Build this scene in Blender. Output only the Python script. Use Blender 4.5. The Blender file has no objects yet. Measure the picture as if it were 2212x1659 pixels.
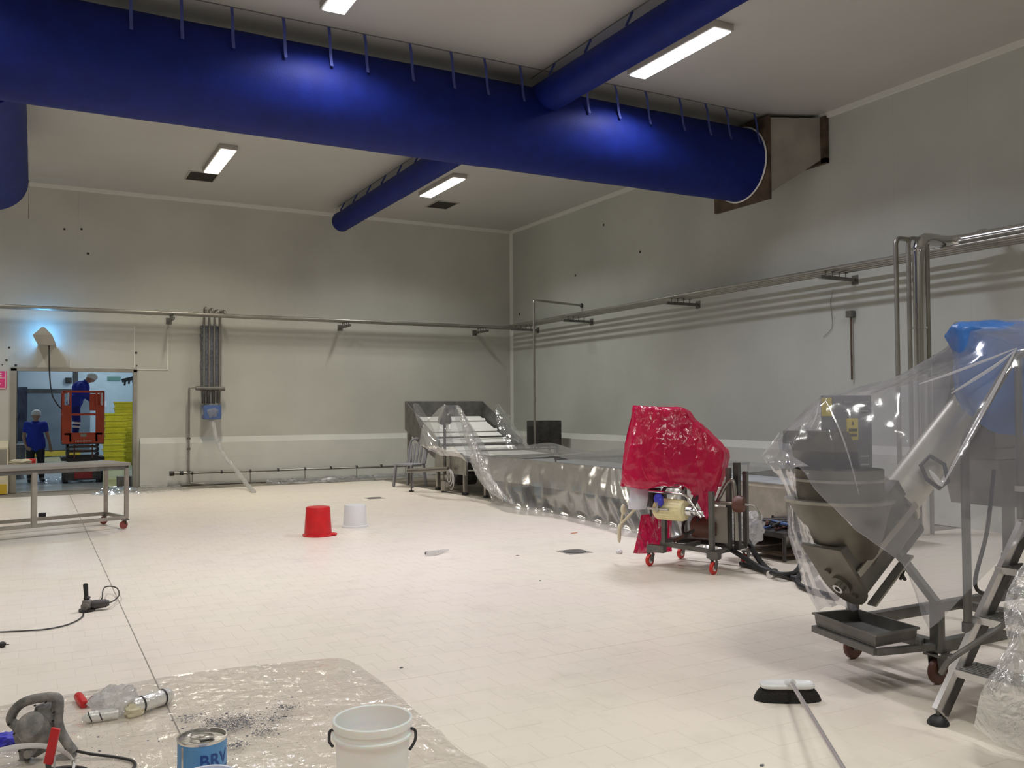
import bpy, bmesh, math, random
import numpy as np
from mathutils import Vector, Matrix, noise
random.seed(7)
D2 = bpy.data; SC = bpy.context.scene; COL = SC.collection
for o in list(D2.objects): D2.objects.remove(o)
PI = math.pi; R = math.radians

# ------------------------------------------------------------------ camera
CF = 1919.36; CY = R(28.4335); CP = R(1.5474); CR = R(-0.3444); CH = 1.6
FW = np.array([math.sin(CY)*math.cos(CP), math.cos(CY)*math.cos(CP), math.sin(CP)])
RT = np.array([math.cos(CY), -math.sin(CY), 0.]); UP = np.cross(RT, FW)
RT, UP = RT*math.cos(CR)+UP*math.sin(CR), UP*math.cos(CR)-RT*math.sin(CR)
C0 = np.array([0, 0, CH])
cam = D2.cameras.new('camera'); co = D2.objects.new('camera', cam); COL.objects.link(co)
cam.sensor_width = 36; cam.lens = CF/2212*36; cam.clip_end = 200
co.matrix_world = Matrix(((RT[0], UP[0], -FW[0], 0), (RT[1], UP[1], -FW[1], 0), (RT[2], UP[2], -FW[2], CH), (0, 0, 0, 1)))
SC.camera = co
# ------------------------------------------------------------------ world, exposure
w = D2.worlds.new('world'); SC.world = w; w.use_nodes = True
w.node_tree.nodes['Background'].inputs[0].default_value = (0.5, 0.55, 0.6, 1)
w.node_tree.nodes['Background'].inputs[1].default_value = 0.05
SC.view_settings.view_transform = 'Standard'; SC.view_settings.look = 'None'
SC.view_settings.exposure = 0.12; SC.view_settings.gamma = 1; SC.view_settings.use_curve_mapping = False
SC.cycles.transparent_max_bounces = 14; SC.cycles.max_bounces = 8; SC.cycles.diffuse_bounces = 5
KC = dict(cool=(.93, .92, 1.), neutral=(1., 1., .95), warm=(1., .92, .78)); KF = dict(cool=1., neutral=.9, warm=.85)
LAMPW = 104.0        # watts of the louvred lamps
LAMP = 4.0          # strength of the ceiling diffusers
LAMP2 = 55.0         # strength of the tubes in the room behind the door

# ------------------------------------------------------------------ rays through photo points -> places in the room
def ray(x, y): return FW+RT*((x-1106)/CF)+UP*((829.5-y)/CF)
def Zp(x, y, z=0.): d = ray(x, y); return C0+d*((z-CH)/d[2])
def Yp(x, y, v): d = ray(x, y); return C0+d*(v/d[1])
def Xp(x, y, v): d = ray(x, y); return C0+d*(v/d[0])
def Dp(x, y, v): return C0+ray(x, y)*v

# ------------------------------------------------------------------ materials
def mat(name, col, rough=.5, metal=0., var=.0, vscale=3., bump=0., bscale=40., emit=None, estr=0., coat=0., spec=.5, sss=0., col2=None, detail=4):
    m = D2.materials.new(name); m.use_nodes = True; nt = m.node_tree; b = nt.nodes['Principled BSDF']
    b.inputs['Base Color'].default_value = (*col, 1); b.inputs['Roughness'].default_value = rough
    b.inputs['Metallic'].default_value = metal; b.inputs['Specular IOR Level'].default_value = spec
    b.inputs['Coat Weight'].default_value = coat; b.inputs['Subsurface Weight'].default_value = sss; b.inputs['Subsurface Scale'].default_value = .06
    if emit: b.inputs['Emission Color'].default_value = (*emit, 1); b.inputs['Emission Strength'].default_value = estr
    tc = nt.nodes.new('ShaderNodeTexCoord')
    if var > 0 or col2:
        n = nt.nodes.new('ShaderNodeTexNoise'); n.inputs['Scale'].default_value = vscale; n.inputs['Detail'].default_value = detail
        nt.links.new(tc.outputs['Object'], n.inputs['Vector'])
        r = nt.nodes.new('ShaderNodeValToRGB'); r.color_ramp.elements[0].position = .35; r.color_ramp.elements[1].position = .68
        c2 = col2 or tuple(min(1, c*(1+var)) for c in col); c1 = tuple(c*(1-var) for c in col) if not col2 else col
        r.color_ramp.elements[0].color = (*c1, 1); r.color_ramp.elements[1].color = (*c2, 1)
        nt.links.new(n.outputs['Fac'], r.inputs[0]); nt.links.new(r.outputs[0], b.inputs['Base Color'])
    if bump > 0:
        n2 = nt.nodes.new('ShaderNodeTexNoise'); n2.inputs['Scale'].default_value = bscale; n2.inputs['Detail'].default_value = 3
        nt.links.new(tc.outputs['Object'], n2.inputs['Vector'])
        bp = nt.nodes.new('ShaderNodeBump'); bp.inputs['Strength'].default_value = bump; bp.inputs['Distance'].default_value = .02
        nt.links.new(n2.outputs['Fac'], bp.inputs['Height']); nt.links.new(bp.outputs[0], b.inputs['Normal'])
    return m

def wall_mat(name, col, axis):
    """enamelled sandwich panel: fine vertical ribs, faint stains"""
    m = mat(name, col, .38, var=.07, vscale=.6, spec=.45); nt = m.node_tree; b = nt.nodes['Principled BSDF']
    tc = nt.nodes.new('ShaderNodeNewGeometry'); mp = nt.nodes.new('ShaderNodeSeparateXYZ'); nt.links.new(tc.outputs['Position'], mp.inputs[0])
    mu = nt.nodes.new('ShaderNodeMath'); mu.operation = 'MULTIPLY'; mu.inputs[1].default_value = 2*PI/.055
    nt.links.new(mp.outputs[axis], mu.inputs[0])
    s = nt.nodes.new('ShaderNodeMath'); s.operation = 'SINE'; nt.links.new(mu.outputs[0], s.inputs[0])
    bp = nt.nodes.new('ShaderNodeBump'); bp.inputs['Strength'].default_value = .1; bp.inputs['Distance'].default_value = .002
    nt.links.new(s.outputs[0], bp.inputs['Height']); nt.links.new(bp.outputs[0], b.inputs['Normal'])
    return m

def film_mat(name, tint=(1, 1, 1), haze=(.75, .78, .82), alpha=.3, rough=.1, wr=.6, scale=9., trans=.5, fmul=.8):
    m = D2.materials.new(name); m.use_nodes = True; nt = m.node_tree; nt.nodes.clear(); N = nt.nodes.new; L = nt.links.new
    out = N('ShaderNodeOutputMaterial'); tc = N('ShaderNodeTexCoord')
    mpg = N('ShaderNodeMapping'); mpg.inputs['Scale'].default_value = (1, 1, .45); L(tc.outputs['Object'], mpg.inputs[0])
    n = N('ShaderNodeTexNoise'); n.inputs['Scale'].default_value = scale; n.inputs['Detail'].default_value = 5; n.inputs['Distortion'].default_value = 1.2
    L(mpg.outputs[0], n.inputs['Vector'])
    dn = N('ShaderNodeTexNoise'); dn.inputs['Scale'].default_value = scale*.5; L(mpg.outputs[0], dn.inputs['Vector'])
    dm = N('ShaderNodeVectorMath'); dm.operation = 'SCALE'; dm.inputs['Scale'].default_value = 1.6/scale; L(dn.outputs['Color'], dm.inputs[0])
    da = N('ShaderNodeVectorMath'); L(mpg.outputs[0], da.inputs[0]); L(dm.outputs[0], da.inputs[1])
    v = N('ShaderNodeTexVoronoi'); v.inputs['Scale'].default_value = scale*1.1; v.feature = 'DISTANCE_TO_EDGE'; L(da.outputs[0], v.inputs['Vector'])
    ad = N('ShaderNodeMath'); ad.operation = 'ADD'; L(n.outputs['Fac'], ad.inputs[0]); L(v.outputs['Distance'], ad.inputs[1])
    bp = N('ShaderNodeBump'); bp.inputs['Strength'].default_value = wr; bp.inputs['Distance'].default_value = .03; L(ad.outputs[0], bp.inputs['Height'])
    tr = N('ShaderNodeBsdfTransparent'); tr.inputs[0].default_value = (*tint, 1)
    gl = N('ShaderNodeBsdfGlossy'); gl.inputs['Roughness'].default_value = rough; gl.inputs[0].default_value = (1, 1, 1, 1); L(bp.outputs[0], gl.inputs['Normal'])
    df = N('ShaderNodeBsdfDiffuse'); df.inputs[0].default_value = (*haze, 1); L(bp.outputs[0], df.inputs['Normal'])
    tl = N('ShaderNodeBsdfTranslucent'); tl.inputs[0].default_value = (*haze, 1)
    m1 = N('ShaderNodeMixShader'); m1.inputs[0].default_value = trans; L(df.outputs[0], m1.inputs[1]); L(tl.outputs[0], m1.inputs[2])
    m2 = N('ShaderNodeMixShader'); m2.inputs[0].default_value = alpha; L(tr.outputs[0], m2.inputs[1]); L(m1.outputs[0], m2.inputs[2])
    fr = N('ShaderNodeFresnel'); fr.inputs[0].default_value = 1.55; L(bp.outputs[0], fr.inputs['Normal'])
    fm = N('ShaderNodeMath'); fm.operation = 'MULTIPLY_ADD'; fm.inputs[1].default_value = fmul; fm.inputs[2].default_value = .02; fm.use_clamp = True; L(fr.outputs[0], fm.inputs[0])
    fc = N('ShaderNodeMath'); fc.operation = 'MINIMUM'; fc.inputs[1].default_value = .4; L(fm.outputs[0], fc.inputs[0])
    m3 = N('ShaderNodeMixShader'); L(fc.outputs[0], m3.inputs[0]); L(m2.outputs[0], m3.inputs[1]); L(gl.outputs[0], m3.inputs[2])
    L(m3.outputs[0], out.inputs[0]); return m

def emat(name, col, s): 
    m = D2.materials.new(name); m.use_nodes = True; b = m.node_tree.nodes['Principled BSDF']
    b.inputs['Base Color'].default_value = (.8, .8, .8, 1); b.inputs['Emission Color'].default_value = (*col, 1); b.inputs['Emission Strength'].default_value = s
    return m

M = dict(
 wall_x=wall_mat('wall_panel_back', (.55, .55, .50), 0), wall_y=wall_mat('wall_panel_right', (.52, .535, .495), 1),
 ceil=mat('ceiling_panel', (.50, .49, .465), .5, var=.03, vscale=.7),
 trim=mat('corner_trim', (.74, .75, .70), .4), screed=mat('screed', (.30, .27, .22), .8, var=.25, vscale=2., bump=.3, bscale=20),
 grout=mat('grout', (.72, .66, .57), .8), tile=mat('floor_tile', (.80, .735, .64), .42, var=.035, vscale=.9, spec=.4),
 tile2=mat('floor_tile_worn', (.83, .775, .70), .36, var=.03, vscale=1.3, spec=.45), joint=mat('movement_joint', (.30, .27, .23), .8),
 kerb=mat('kerb_render', (.66, .665, .62), .28, var=.04, vscale=1.5, bump=.1, bscale=8), mach=mat('stained_dark_steel', (.15, .14, .115), .42, .55, var=.2, vscale=5), kerb2=mat('kerb_cream', (.72, .66, .50), .4, var=.08),
 yband=mat('yellow_band', (.72, .50, .05), .5), steel=mat('brushed_steel', (.44, .42, .38), .38, .85, var=.12, vscale=8, bump=.05, bscale=60),
 dsteel=mat('dull_steel', (.18, .175, .165), .48, .6, var=.2, vscale=6), chrome=mat('polished_steel', (.72, .72, .72), .16, 1.),
 psteel=mat('pipe_steel', (.36, .35, .32), .36, .8, var=.15, vscale=3), dark=mat('dark_metal', (.07, .065, .065), .5, .3, var=.3, vscale=8),
 black=mat('black_rubber', (.018, .018, .02), .55), cable=mat('black_cable', (.03, .028, .028), .45),
 blue=mat('blue_duct_fabric', (.004, .014, .155), .6, var=.12, vscale=5, bump=.12, bscale=90, spec=.22), strap=mat('blue_strap', (.05, .07, .28), .6),
 dstrap=mat('dark_rail', (.22, .22, .22), .5, .5), rust=mat('rusty_plate', (.11, .075, .05), .7, .2, var=.5, vscale=4),
 galv=mat('galvanised_box', (.36, .34, .30), .5, .4, var=.15, vscale=2), white=mat('white_plastic', (.80, .80, .80), .35, spec=.4), ring=mat('white_ring', (.85, .85, .85), .4),
 wbucket=mat('translucent_white_plastic', (.90, .90, .89), .35, sss=.6), red=mat('red_plastic', (.62, .015, .02), .38, var=.1, vscale=9), redp=mat('red_paint', (.60, .075, .03), .42, var=.1, vscale=4),
 tabwheel=mat('brown_red_wheel', (.26, .06, .045), .5), wheelred=mat('red_wheel', (.62, .03, .02), .45), brown=mat('brown_motor', (.13, .05, .035), .5, var=.2), cream=mat('cream_roller', (.86, .78, .46), .4, var=.07, vscale=14),
 yellow=mat('yellow_crate_plastic', (.74, .60, .02), .42, var=.08, vscale=4), yellow2=mat('shaded_crate_plastic', (.62, .50, .03), .5, var=.1),
 sticker=mat('yellow_sticker', (.85, .68, .05), .5), ink=mat('dark_ink', (.03, .03, .03), .6), pinksign=mat('pink_sign', (.75, .05, .22), .5), wink=mat('white_ink', (.85, .8, .82), .5),
 skin=mat('skin', (.42, .25, .17), .5), shirt=mat('blue_cotton', (.02, .045, .42), .85), overall=mat('dark_blue_overall', (.015, .022, .22), .85), trous=mat('dark_trousers', (.03, .03, .035), .85),
 cap=mat('white_cap', (.75, .75, .72), .8), refl=mat('reflective_tape', (.9, .9, .92), .3), shoe=mat('black_shoe', (.03, .03, .03), .5),
 bwall=mat('pale_blue_panel', (.50, .60, .66), .45, var=.04), bdoor=mat('grey_blue_door', (.17, .20, .24), .5, var=.12, vscale=2), bwhite=mat('white_door_panel', (.62, .70, .78), .4),
 bfloor=mat('pale_wet_floor', (.56, .60, .60), .14, var=.15, vscale=1.1), lampbox=mat('lamp_housing', (.42, .40, .37), .5),
 tin=mat('tinplate', (.75, .74, .72), .2, 1., bump=.15, bscale=10), cblue=mat('light_blue_label', (.12, .34, .66), .4), cblue2=mat('dark_blue_print', (.02, .08, .32), .4),
 conc=mat('dusty_grey_casting', (.15, .145, .14), .65, .2, col2=(.33, .31, .29), vscale=18, bump=.3, bscale=50), chairm=mat('grey_plastic_chair', (.28, .28, .31), .5),
 belt=mat('white_belt', (.80, .80, .77), .5), gbelt=mat('grey_belt', (.48, .50, .51), .45, var=.08), bristle=mat('black_bristle', (.02, .018, .017), .9, bump=.8, bscale=120),
 pole=mat('aluminium_handle', (.68, .66, .66), .3, .7), glove=mat('blue_nitrile', (.05, .05, .55), .45, bump=.6, bscale=30), vent=mat('dark_vent', (.035, .028, .022), .6),
 chip=mat('grey_blue_grit', (.20, .20, .225), .8, var=.35, vscale=60), bluecover=mat('blue_cover', (.05, .18, .55), .35, var=.3, vscale=3), paper=mat('white_paper', (.72, .74, .84), .6),
 foam=mat('beige_foam', (.72, .66, .48), .7), bluewrap=mat('blue_grey_wrap', (.14, .15, .18), .4, .3, var=.3, vscale=30, bump=.5, bscale=30), bluebox=mat('blue_box', (.08, .14, .33), .4), hole=mat('dark_hole', (.05, .045, .04), .8),
 film=film_mat('clear_film', alpha=.15, haze=(.6, .62, .66), rough=.12, wr=.3, scale=4), film2=film_mat('hazy_film', alpha=.35, haze=(.52, .53, .61), rough=.12, wr=.22, scale=2.4), tfilm=film_mat('tank_film', alpha=.32, haze=(.50, .48, .46), rough=.22, wr=.25, scale=3),
 ffilm=film_mat('floor_film', alpha=.13, haze=(.86, .80, .80), rough=.06, wr=.6, scale=6, fmul=1.), pleat=film_mat('pleat_film', alpha=.45, haze=(.8, .8, .84), rough=.1, wr=.1, scale=5), bag=film_mat('bag_film', alpha=.45, haze=(.8, .8, .8), rough=.1, wr=1., scale=14),
 pink=film_mat('pink_film', tint=(.9, .05, .2), haze=(.70, .012, .095), alpha=.86, rough=.10, wr=.8, scale=7, trans=.3, fmul=.6),
)
ML = {k: emat('diffuser_'+k, c, LAMP*f) for k, c, f in (('cool', (.93, .93, 1.), 1.0), ('neutral', (1., 1., .96), .95), ('warm', (1., .93, .80), .9))}
M['uv'] = emat('ultraviolet_tube', (.15, .5, 1.), 190); M['btube'] = emat('back_room_tube', (.82, .93, 1.), LAMP2); M['uvfloor'] = emat('x', (.1, .4, 1), 0)

# ------------------------------------------------------------------ mesh builder
def V(p): return Vector([float(a) for a in p])
class MB:
    def __init__(s, mtx=None): s.bm = bmesh.new(); s.m = mtx or Matrix.Identity(4)
    def _t(s, vs): 
        for v in vs: v.co = s.m @ v.co
    def box(s, a, b, bev=0.):
        a, b = V(a), V(b); c = (a+b)/2; d = b-a
        g = bmesh.ops.create_cube(s.bm, size=1, matrix=Matrix.Translation(c) @ Matrix.Diagonal((max(abs(d.x), 1e-5), max(abs(d.y), 1e-5), max(abs(d.z), 1e-5), 1)))
        vs = g['verts']
        if bev > 0:
            es = list({e for v in vs for e in v.link_edges}); r = bmesh.ops.bevel(s.bm, geom=es, offset=bev, segments=2, affect='EDGES', profile=.6)
            vs = list({v for v in r['verts']} | {v for v in vs if v.is_valid})
        s._t(vs); return s
    def bar(s, p, q, wd, ht=None, up=(0, 0, 1), bev=0.):
        """rectangular bar from p to q"""
        p, q = V(p), V(q); ht = ht or wd; d = q-p; L = d.length; d.normalize(); u = V(up)
        if abs(d.dot(u)) > .99: u = Vector((1, 0, 0))
        x = d.cross(u).normalized(); z = x.cross(d)
        m = Matrix((( x.x, d.x, z.x, (p.x+q.x)/2), (x.y, d.y, z.y, (p.y+q.y)/2), (x.z, d.z, z.z, (p.z+q.z)/2), (0, 0, 0, 1)))
        old = s.m; s.m = old @ m; s.box((-wd/2, -L/2, -ht/2), (wd/2, L/2, ht/2), bev); s.m = old; return s
    def rings(s, rings, cap=True, closed=True):
        vv = [[s.bm.verts.new(s.m @ V(p)) for p in r] for r in rings]
        n = len(vv[0])
        for i in range(len(vv)-1):
            for j in range(n if closed else n-1):
                k = (j+1) % n
                try: s.bm.faces.new((vv[i][j], vv[i][k], vv[i+1][k], vv[i+1][j]))
                except ValueError: pass
        if cap:
            s.bm.faces.new(vv[0][::-1]); s.bm.faces.new(vv[-1])
        return s
    def tube(s, pts, r, seg=10, cap=True, closed=False):
        pts = [V(p) for p in pts]; n = len(pts); rr = r if isinstance(r, (list, tuple)) else [r]*n; rings = []; u = None
        for i, p in enumerate(pts):
            if closed: t = pts[(i+1) % n]-pts[i-1]
            else: t = (pts[min(i+1, n-1)]-pts[max(i-1, 0)])
            if t.length < 1e-9: t = Vector((0, 0, 1))
            t.normalize()
            if u is None:
                u = t.cross(Vector((0, 0, 1)))
                if u.length < .05: u = t.cross(Vector((1, 0, 0)))
            u = (u-t*u.dot(t)).normalized(); v = t.cross(u)
            rings.append([p+(u*math.cos(a)+v*math.sin(a))*rr[i] for a in [2*PI*k/seg for k in range(seg)]])
        if closed: rings.append(rings[0]); cap = False
        return s.rings(rings, cap)
    def cyl(s, p, q, r1, r2=None, seg=20): return s.tube([p, q], [r1, r1 if r2 is None else r2], seg)
    def lathe(s, prof, c=(0, 0, 0), seg=28, axis=(0, 0, 1), cap=False):
        c = V(c); ax = V(axis).normalized(); q = Vector((0, 0, 1)).rotation_difference(ax)
        return s.rings([[c+q @ Vector((r*math.cos(2*PI*k/seg), r*math.sin(2*PI*k/seg), z)) for k in range(seg)] for r, z in prof], cap)
    def ell(s, c, r, seg=14, rot=None):
        c = V(c); r = (r, r, r) if not hasattr(r, '__len__') else r
        mm = Matrix.Translation(c) @ (rot.to_4x4() if rot else Matrix.Identity(4)) @ Matrix.Diagonal((*r, 1))
        g = bmesh.ops.create_uvsphere(s.bm, u_segments=seg, v_segments=max(6, seg*2//3), radius=1, matrix=s.m @ mm); return s
    def prism(s, poly, ext):
        e = V(ext); a = [V(p) for p in poly]; return s.rings([a, [p+e for p in a]])
    def caps(s, p, q, r1, r2, seg=12):
        p, q = V(p), V(q); s.cyl(p, q, r1, r2, seg); s.ell(p, r1, seg); s.ell(q, r2, seg); return s
OFF = {}
def link(o): COL.objects.link(o); return o
def tag(o, label=None, cat=None, group=None, kind=None):
    for k, v in (('label', label), ('category', cat), ('group', group), ('kind', kind)):
        if v: o[k] = v
    return o
def build(name, mb, m, parent=None, ang=40, smooth=True, label=None, cat=None, group=None, kind=None, recalc=True, local=False):
    bm = mb.bm
    if recalc: bmesh.ops.recalc_face_normals(bm, faces=bm.faces)
    me = D2.meshes.new(name); bm.to_mesh(me); bm.free()
    if parent is not None and not local:
        t = OFF.get(parent.name, Vector()); me.transform(Matrix.Translation(-t))
    elif parent is None and not local:
        xs = np.array([v.co[:] for v in me.vertices]); 
        t = Vector(((xs[:, 0].min()+xs[:, 0].max())/2, (xs[:, 1].min()+xs[:, 1].max())/2, xs[:, 2].min())); me.transform(Matrix.Translation(-t))
    me.materials.append(m)
    if smooth and len(me.polygons): me.shade_smooth(); me.set_sharp_from_angle(angle=R(ang))
    o = link(D2.objects.new(name, me))
    if parent is not None: o.parent = parent; OFF[o.name] = OFF.get(parent.name, Vector())
    elif not local: o.location = t; OFF[o.name] = t
    else: OFF[o.name] = Vector()
    tag(o, label, cat, group, kind); return o
def thing(name, label, cat, loc=(0, 0, 0), group=None):
    o = link(D2.objects.new(name, None)); o.location = V(loc); o.empty_display_size = .1; OFF[o.name] = V(loc); return tag(o, label, cat, group)
def dup(root, loc, rotz=None, label=None):
    def cp(o, par):
        c = o.copy(); COL.objects.link(c); c.parent = par
        for ch in [x for x in KIDS.get(o.name, [])]: cp(ch, c)
        return c
    r = cp(root, None); r.location = V(loc)
    if rotz is not None: r.rotation_euler = (0, 0, rotz)
    if label: r['label'] = label
    return r
KIDS = {}
def kids_of(root):
    for o in D2.objects:
        if o.parent: 
            l = KIDS.setdefault(o.parent.name, [])
            if o not in l: l.append(o)
def cat_rom(P, n):
    P = [np.array(p, float) for p in P]; out = []; m = len(P)-1
    for i in range(n+1):
        t = i/n*m; k = min(int(t), m-1); f = t-k
        p0, p1, p2, p3 = P[max(k-1, 0)], P[k], P[k+1], P[min(k+2, m)]
        out.append(.5*((2*p1)+(-p0+p2)*f+(2*p0-5*p1+4*p2-p3)*f*f+(-p0+3*p1-3*p2+p3)*f**3))
    return out
def spline(P, n=8): return cat_rom(P, n*(len(P)-1))
def loft(rows, nu=40, nv=40, amp=.012, sc=6., fold=0., fsc=8., seed=0., sharp=False, closed=False, hemflat=False):
    """draped sheet through rows of 3-D control points, crumpled"""
    if sharp:
        def lin(P, n):
            m = len(P)-1; out = []
            for i in range(n+1):
                t = i/n*m; k = min(int(t), m-1); f = t-k; out.append(np.array(P[k])*(1-f)+np.array(P[k+1])*f)
            return out
        A = [lin(r, nu) for r in rows]; G1 = np.array([lin([A[i][j] for i in range(len(rows))], nv) for j in range(nu+1)])
    A = [cat_rom(r, nu) for r in rows]; G = np.array([cat_rom([A[i][j] for i in range(len(rows))], nv) for j in range(nu+1)])
    if sharp: G = G*(1-sharp)+G1*sharp
    du = np.gradient(G, axis=0); dv = np.gradient(G, axis=1); nn = np.cross(du, dv); nn /= (np.linalg.norm(nn, axis=2, keepdims=True)+1e-9)
    mb = MB(); vs = []
    for i in range(nu+1):
        row = []
        for j in range(nv+1):
            p = G[i, j]; q = Vector(p)*sc+Vector((seed, seed*1.7, 0))
            d = amp*(noise.noise(q)+.55*abs(noise.noise(q*2.3))+.3*noise.noise(q*4.7))
            if fold: d += fold*math.sin(fsc*2*PI*i/nu+3*noise.noise(Vector((i/nu*4+seed, j/nv*1.5, seed))))*min(1, j/nv*1.6)*(min(1, (1-j/nv)*4) if hemflat else 1)
            row.append(mb.bm.verts.new(p+nn[i, j]*d))
        vs.append(row)
    for i in range(nu):
        for j in range(nv): mb.bm.faces.new((vs[i][j], vs[i+1][j], vs[i+1][j+1], vs[i][j+1]))
    return mb
def blob(c, r, amp=.2, sc=5., seed=0, sub=4):
    mb = MB(); bmesh.ops.create_icosphere(mb.bm, subdivisions=sub, radius=1)
    for v in mb.bm.verts:
        q = v.co*sc*.4+Vector((seed, 0, seed)); d = 1+amp*(noise.noise(q)*1.3+abs(noise.noise(q*2.7))*.9)
        v.co = Vector((v.co.x*r[0], v.co.y*r[1], v.co.z*r[2]))*d+V(c)
    return mb
def text_mb(s, size, to_world, depth=.002):
    cu = D2.curves.new('t', 'FONT'); cu.body = s; cu.size = size; cu.extrude = depth; cu.resolution_u = 3; cu.offset = size*.012
    o = D2.objects.new('t', cu); COL.objects.link(o); dg = bpy.context.evaluated_depsgraph_get(); me = D2.meshes.new_from_object(o.evaluated_get(dg))
    mb = MB(); mb.bm.from_mesh(me)
    bmesh.ops.subdivide_edges(mb.bm, edges=[e for e in mb.bm.edges if e.calc_length() > size*.2], cuts=3)
    for v in mb.bm.verts: v.co = V(to_world(v.co))
    D2.objects.remove(o); D2.curves.remove(cu); D2.meshes.remove(me); return mb

# ================================================================== THE ROOM
YB, XR, ZC = 20.0, 10.84, 6.145
XL, YF = -6.0, -6.0
DX0, DX1, DZ = -.28, 1.89, 2.41
YBR, XBR, XBL, ZBR = 35.0, 3.35, -3.0, 4.2
def struct(name, mb, m, parent=None, **k): return build(name, mb, m, parent, kind='structure' if parent is None else None, **k)

def tile_tint(m):
    nt = m.node_tree; b = nt.nodes['Principled BSDF']; g_ = nt.nodes.new('ShaderNodeNewGeometry'); n = nt.nodes.new('ShaderNodeTexNoise'); n.inputs['Scale'].default_value = .45; n.inputs['Detail'].default_value = 6
    nt.links.new(g_.outputs['Position'], n.inputs['Vector']); r = nt.nodes.new('ShaderNodeValToRGB'); r.color_ramp.elements[0].position = .4; r.color_ramp.elements[1].position = .62
    r.color_ramp.elements[0].color = (.86, .79, .675, 1); r.color_ramp.elements[1].color = (.86, .765, .69, 1); nt.links.new(n.outputs['Fac'], r.inputs[0])
    n2 = nt.nodes.new('ShaderNodeTexNoise'); n2.inputs['Scale'].default_value = 2.6; n2.inputs['Detail'].default_value = 8; n2.inputs['Roughness'].default_value = .7; nt.links.new(g_.outputs['Position'], n2.inputs['Vector'])
    r2 = nt.nodes.new('ShaderNodeValToRGB'); r2.color_ramp.elements[0].position = .28; r2.color_ramp.elements[1].position = .5; r2.color_ramp.elements[0].color = (.90, .90, .90, 1); r2.color_ramp.elements[1].color = (1, 1, 1, 1); nt.links.new(n2.outputs['Fac'], r2.inputs[0])
    mx = nt.nodes.new('ShaderNodeMixRGB'); mx.blend_type = 'MULTIPLY'; mx.inputs[0].default_value = 1; nt.links.new(r.outputs[0], mx.inputs[1]); nt.links.new(r2.outputs[0], mx.inputs[2]); nt.links.new(mx.outputs[0], b.inputs['Base Color'])
tile_tint(M['tile2'])
f = struct('floor', MB().box((XL-.2, YF-.2, -.2), (XR+.2, YB+.12, -.012)), M['screed'])
# tiles: 205 mm running bond, nearest 300 as parts, the rest one stuff part; joints recessed
P_ = .205; JW = .0020
tiles = []
ny0, ny1 = int((YF+.2)/P_), int(18.9/P_)
y0 = 4.97-int(4.97/P_)*P_
for iy in range(ny0, ny1):
    ya = y0+iy*P_; yb = ya+P_
    off = 0 if iy % 2 else P_/2
    for ix in range(int((XL-.2)/P_), int(XR/P_)):
        xa = .66+off+ix*P_ if True else 0
        xb = xa+P_
        if xa < XL or xb > XR-.02: continue
        if ya > 7.3:
            if xa > 6.9: continue
            xb = min(xb, 6.95)
        if ya < 1.5 and (xa < -1 or xb > 6): 
            if (ix+iy) % 1 == 0: pass
        tiles.append((xa, xb, ya, yb))
def tile_rect(t):
    xa, xb, ya, yb = t; j = JW/2; l = r = b = u = j
    if abs(ya-4.97) < .02: b = .0035
    if abs(yb-4.97) < .02: u = .0035
    if abs(xa-.66) < .006: l = .664-xa
    if abs(xb-.66) < .006: r = xb-.656
    return xa+l, xb-r, ya+b, yb-u
def split_joint(t):   # the long movement joint at x=.66 cuts tiles
    xa, xb, ya, yb = t
    if xa < .655 and xb > .665: return [(xa, .656, ya, yb), (.664, xb, ya, yb)]
    return [t]
tt = [s for t in tiles for s in split_joint(t)]
def vis(t):
    v = np.array([(t[0]+t[1])/2, (t[2]+t[3])/2, 0])-C0; z = v @ FW
    if z < .5: return None
    x = 1106+CF*(v @ RT)/z; y = 829.5-CF*(v @ UP)/z
    return z if -60 < x < 2270 and y < 1740 else None
near = sorted([(vis(t), t) for t in tt if vis(t)])[:300]; ns = {t for _, t in near}
smesh = {}
for z, t in near:
    xa, xb, ya, yb = tile_rect(t); k = (round(xb-xa, 4), round(yb-ya, 4))
    if k not in smesh:
        mb = MB().box((-k[0]/2, -k[1]/2, -.011), (k[0]/2, k[1]/2, 0), 0)
        es = [e for e in mb.bm.edges if all(v.co.z > -.001 for v in e.verts)]; bmesh.ops.bevel(mb.bm, geom=es, offset=.0006, segments=1, affect='EDGES')
        me = D2.meshes.new('tile'); mb.bm.to_mesh(me); me.materials.append(M['tile2']); smesh[k] = me
    o = link(D2.objects.new('tile', smesh[k])); o.parent = f; h = random.uniform(-.0003, .0003)
    o.location = Vector(((xa+xb)/2, (ya+yb)/2, h))-OFF[f.name]
mb = MB()
for t in tt:
    if t in ns: continue
    xa, xb, ya, yb = tile_rect(t); q = [(xa, ya), (xb, ya), (xb, yb), (xa, yb)]; z = random.uniform(-.0003, .0003)
    a = [mb.bm.verts.new((x, y, z)) for x, y in q]; b = [mb.bm.verts.new((x, y, -.011)) for x, y in q]; mb.bm.faces.new(a)
    for k in range(4): mb.bm.faces.new((b[k], b[(k+1) % 4], a[(k+1) % 4], a[k]))
build('tiles', mb, M['tile2'], f, kind='stuff', smooth=False, recalc=False)
build('grout_bed', MB().box((XL, YF, -.0125), (6.95, 18.9, -.0010)).box((6.95, YF, -.0125), (XR-.02, 7.4, -.0010)), M['grout'], f)
build('joint_strip', MB().box((.6555, YF, -.010), (.6645, 18.9, -.0008)), M['joint'], f)

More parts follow.
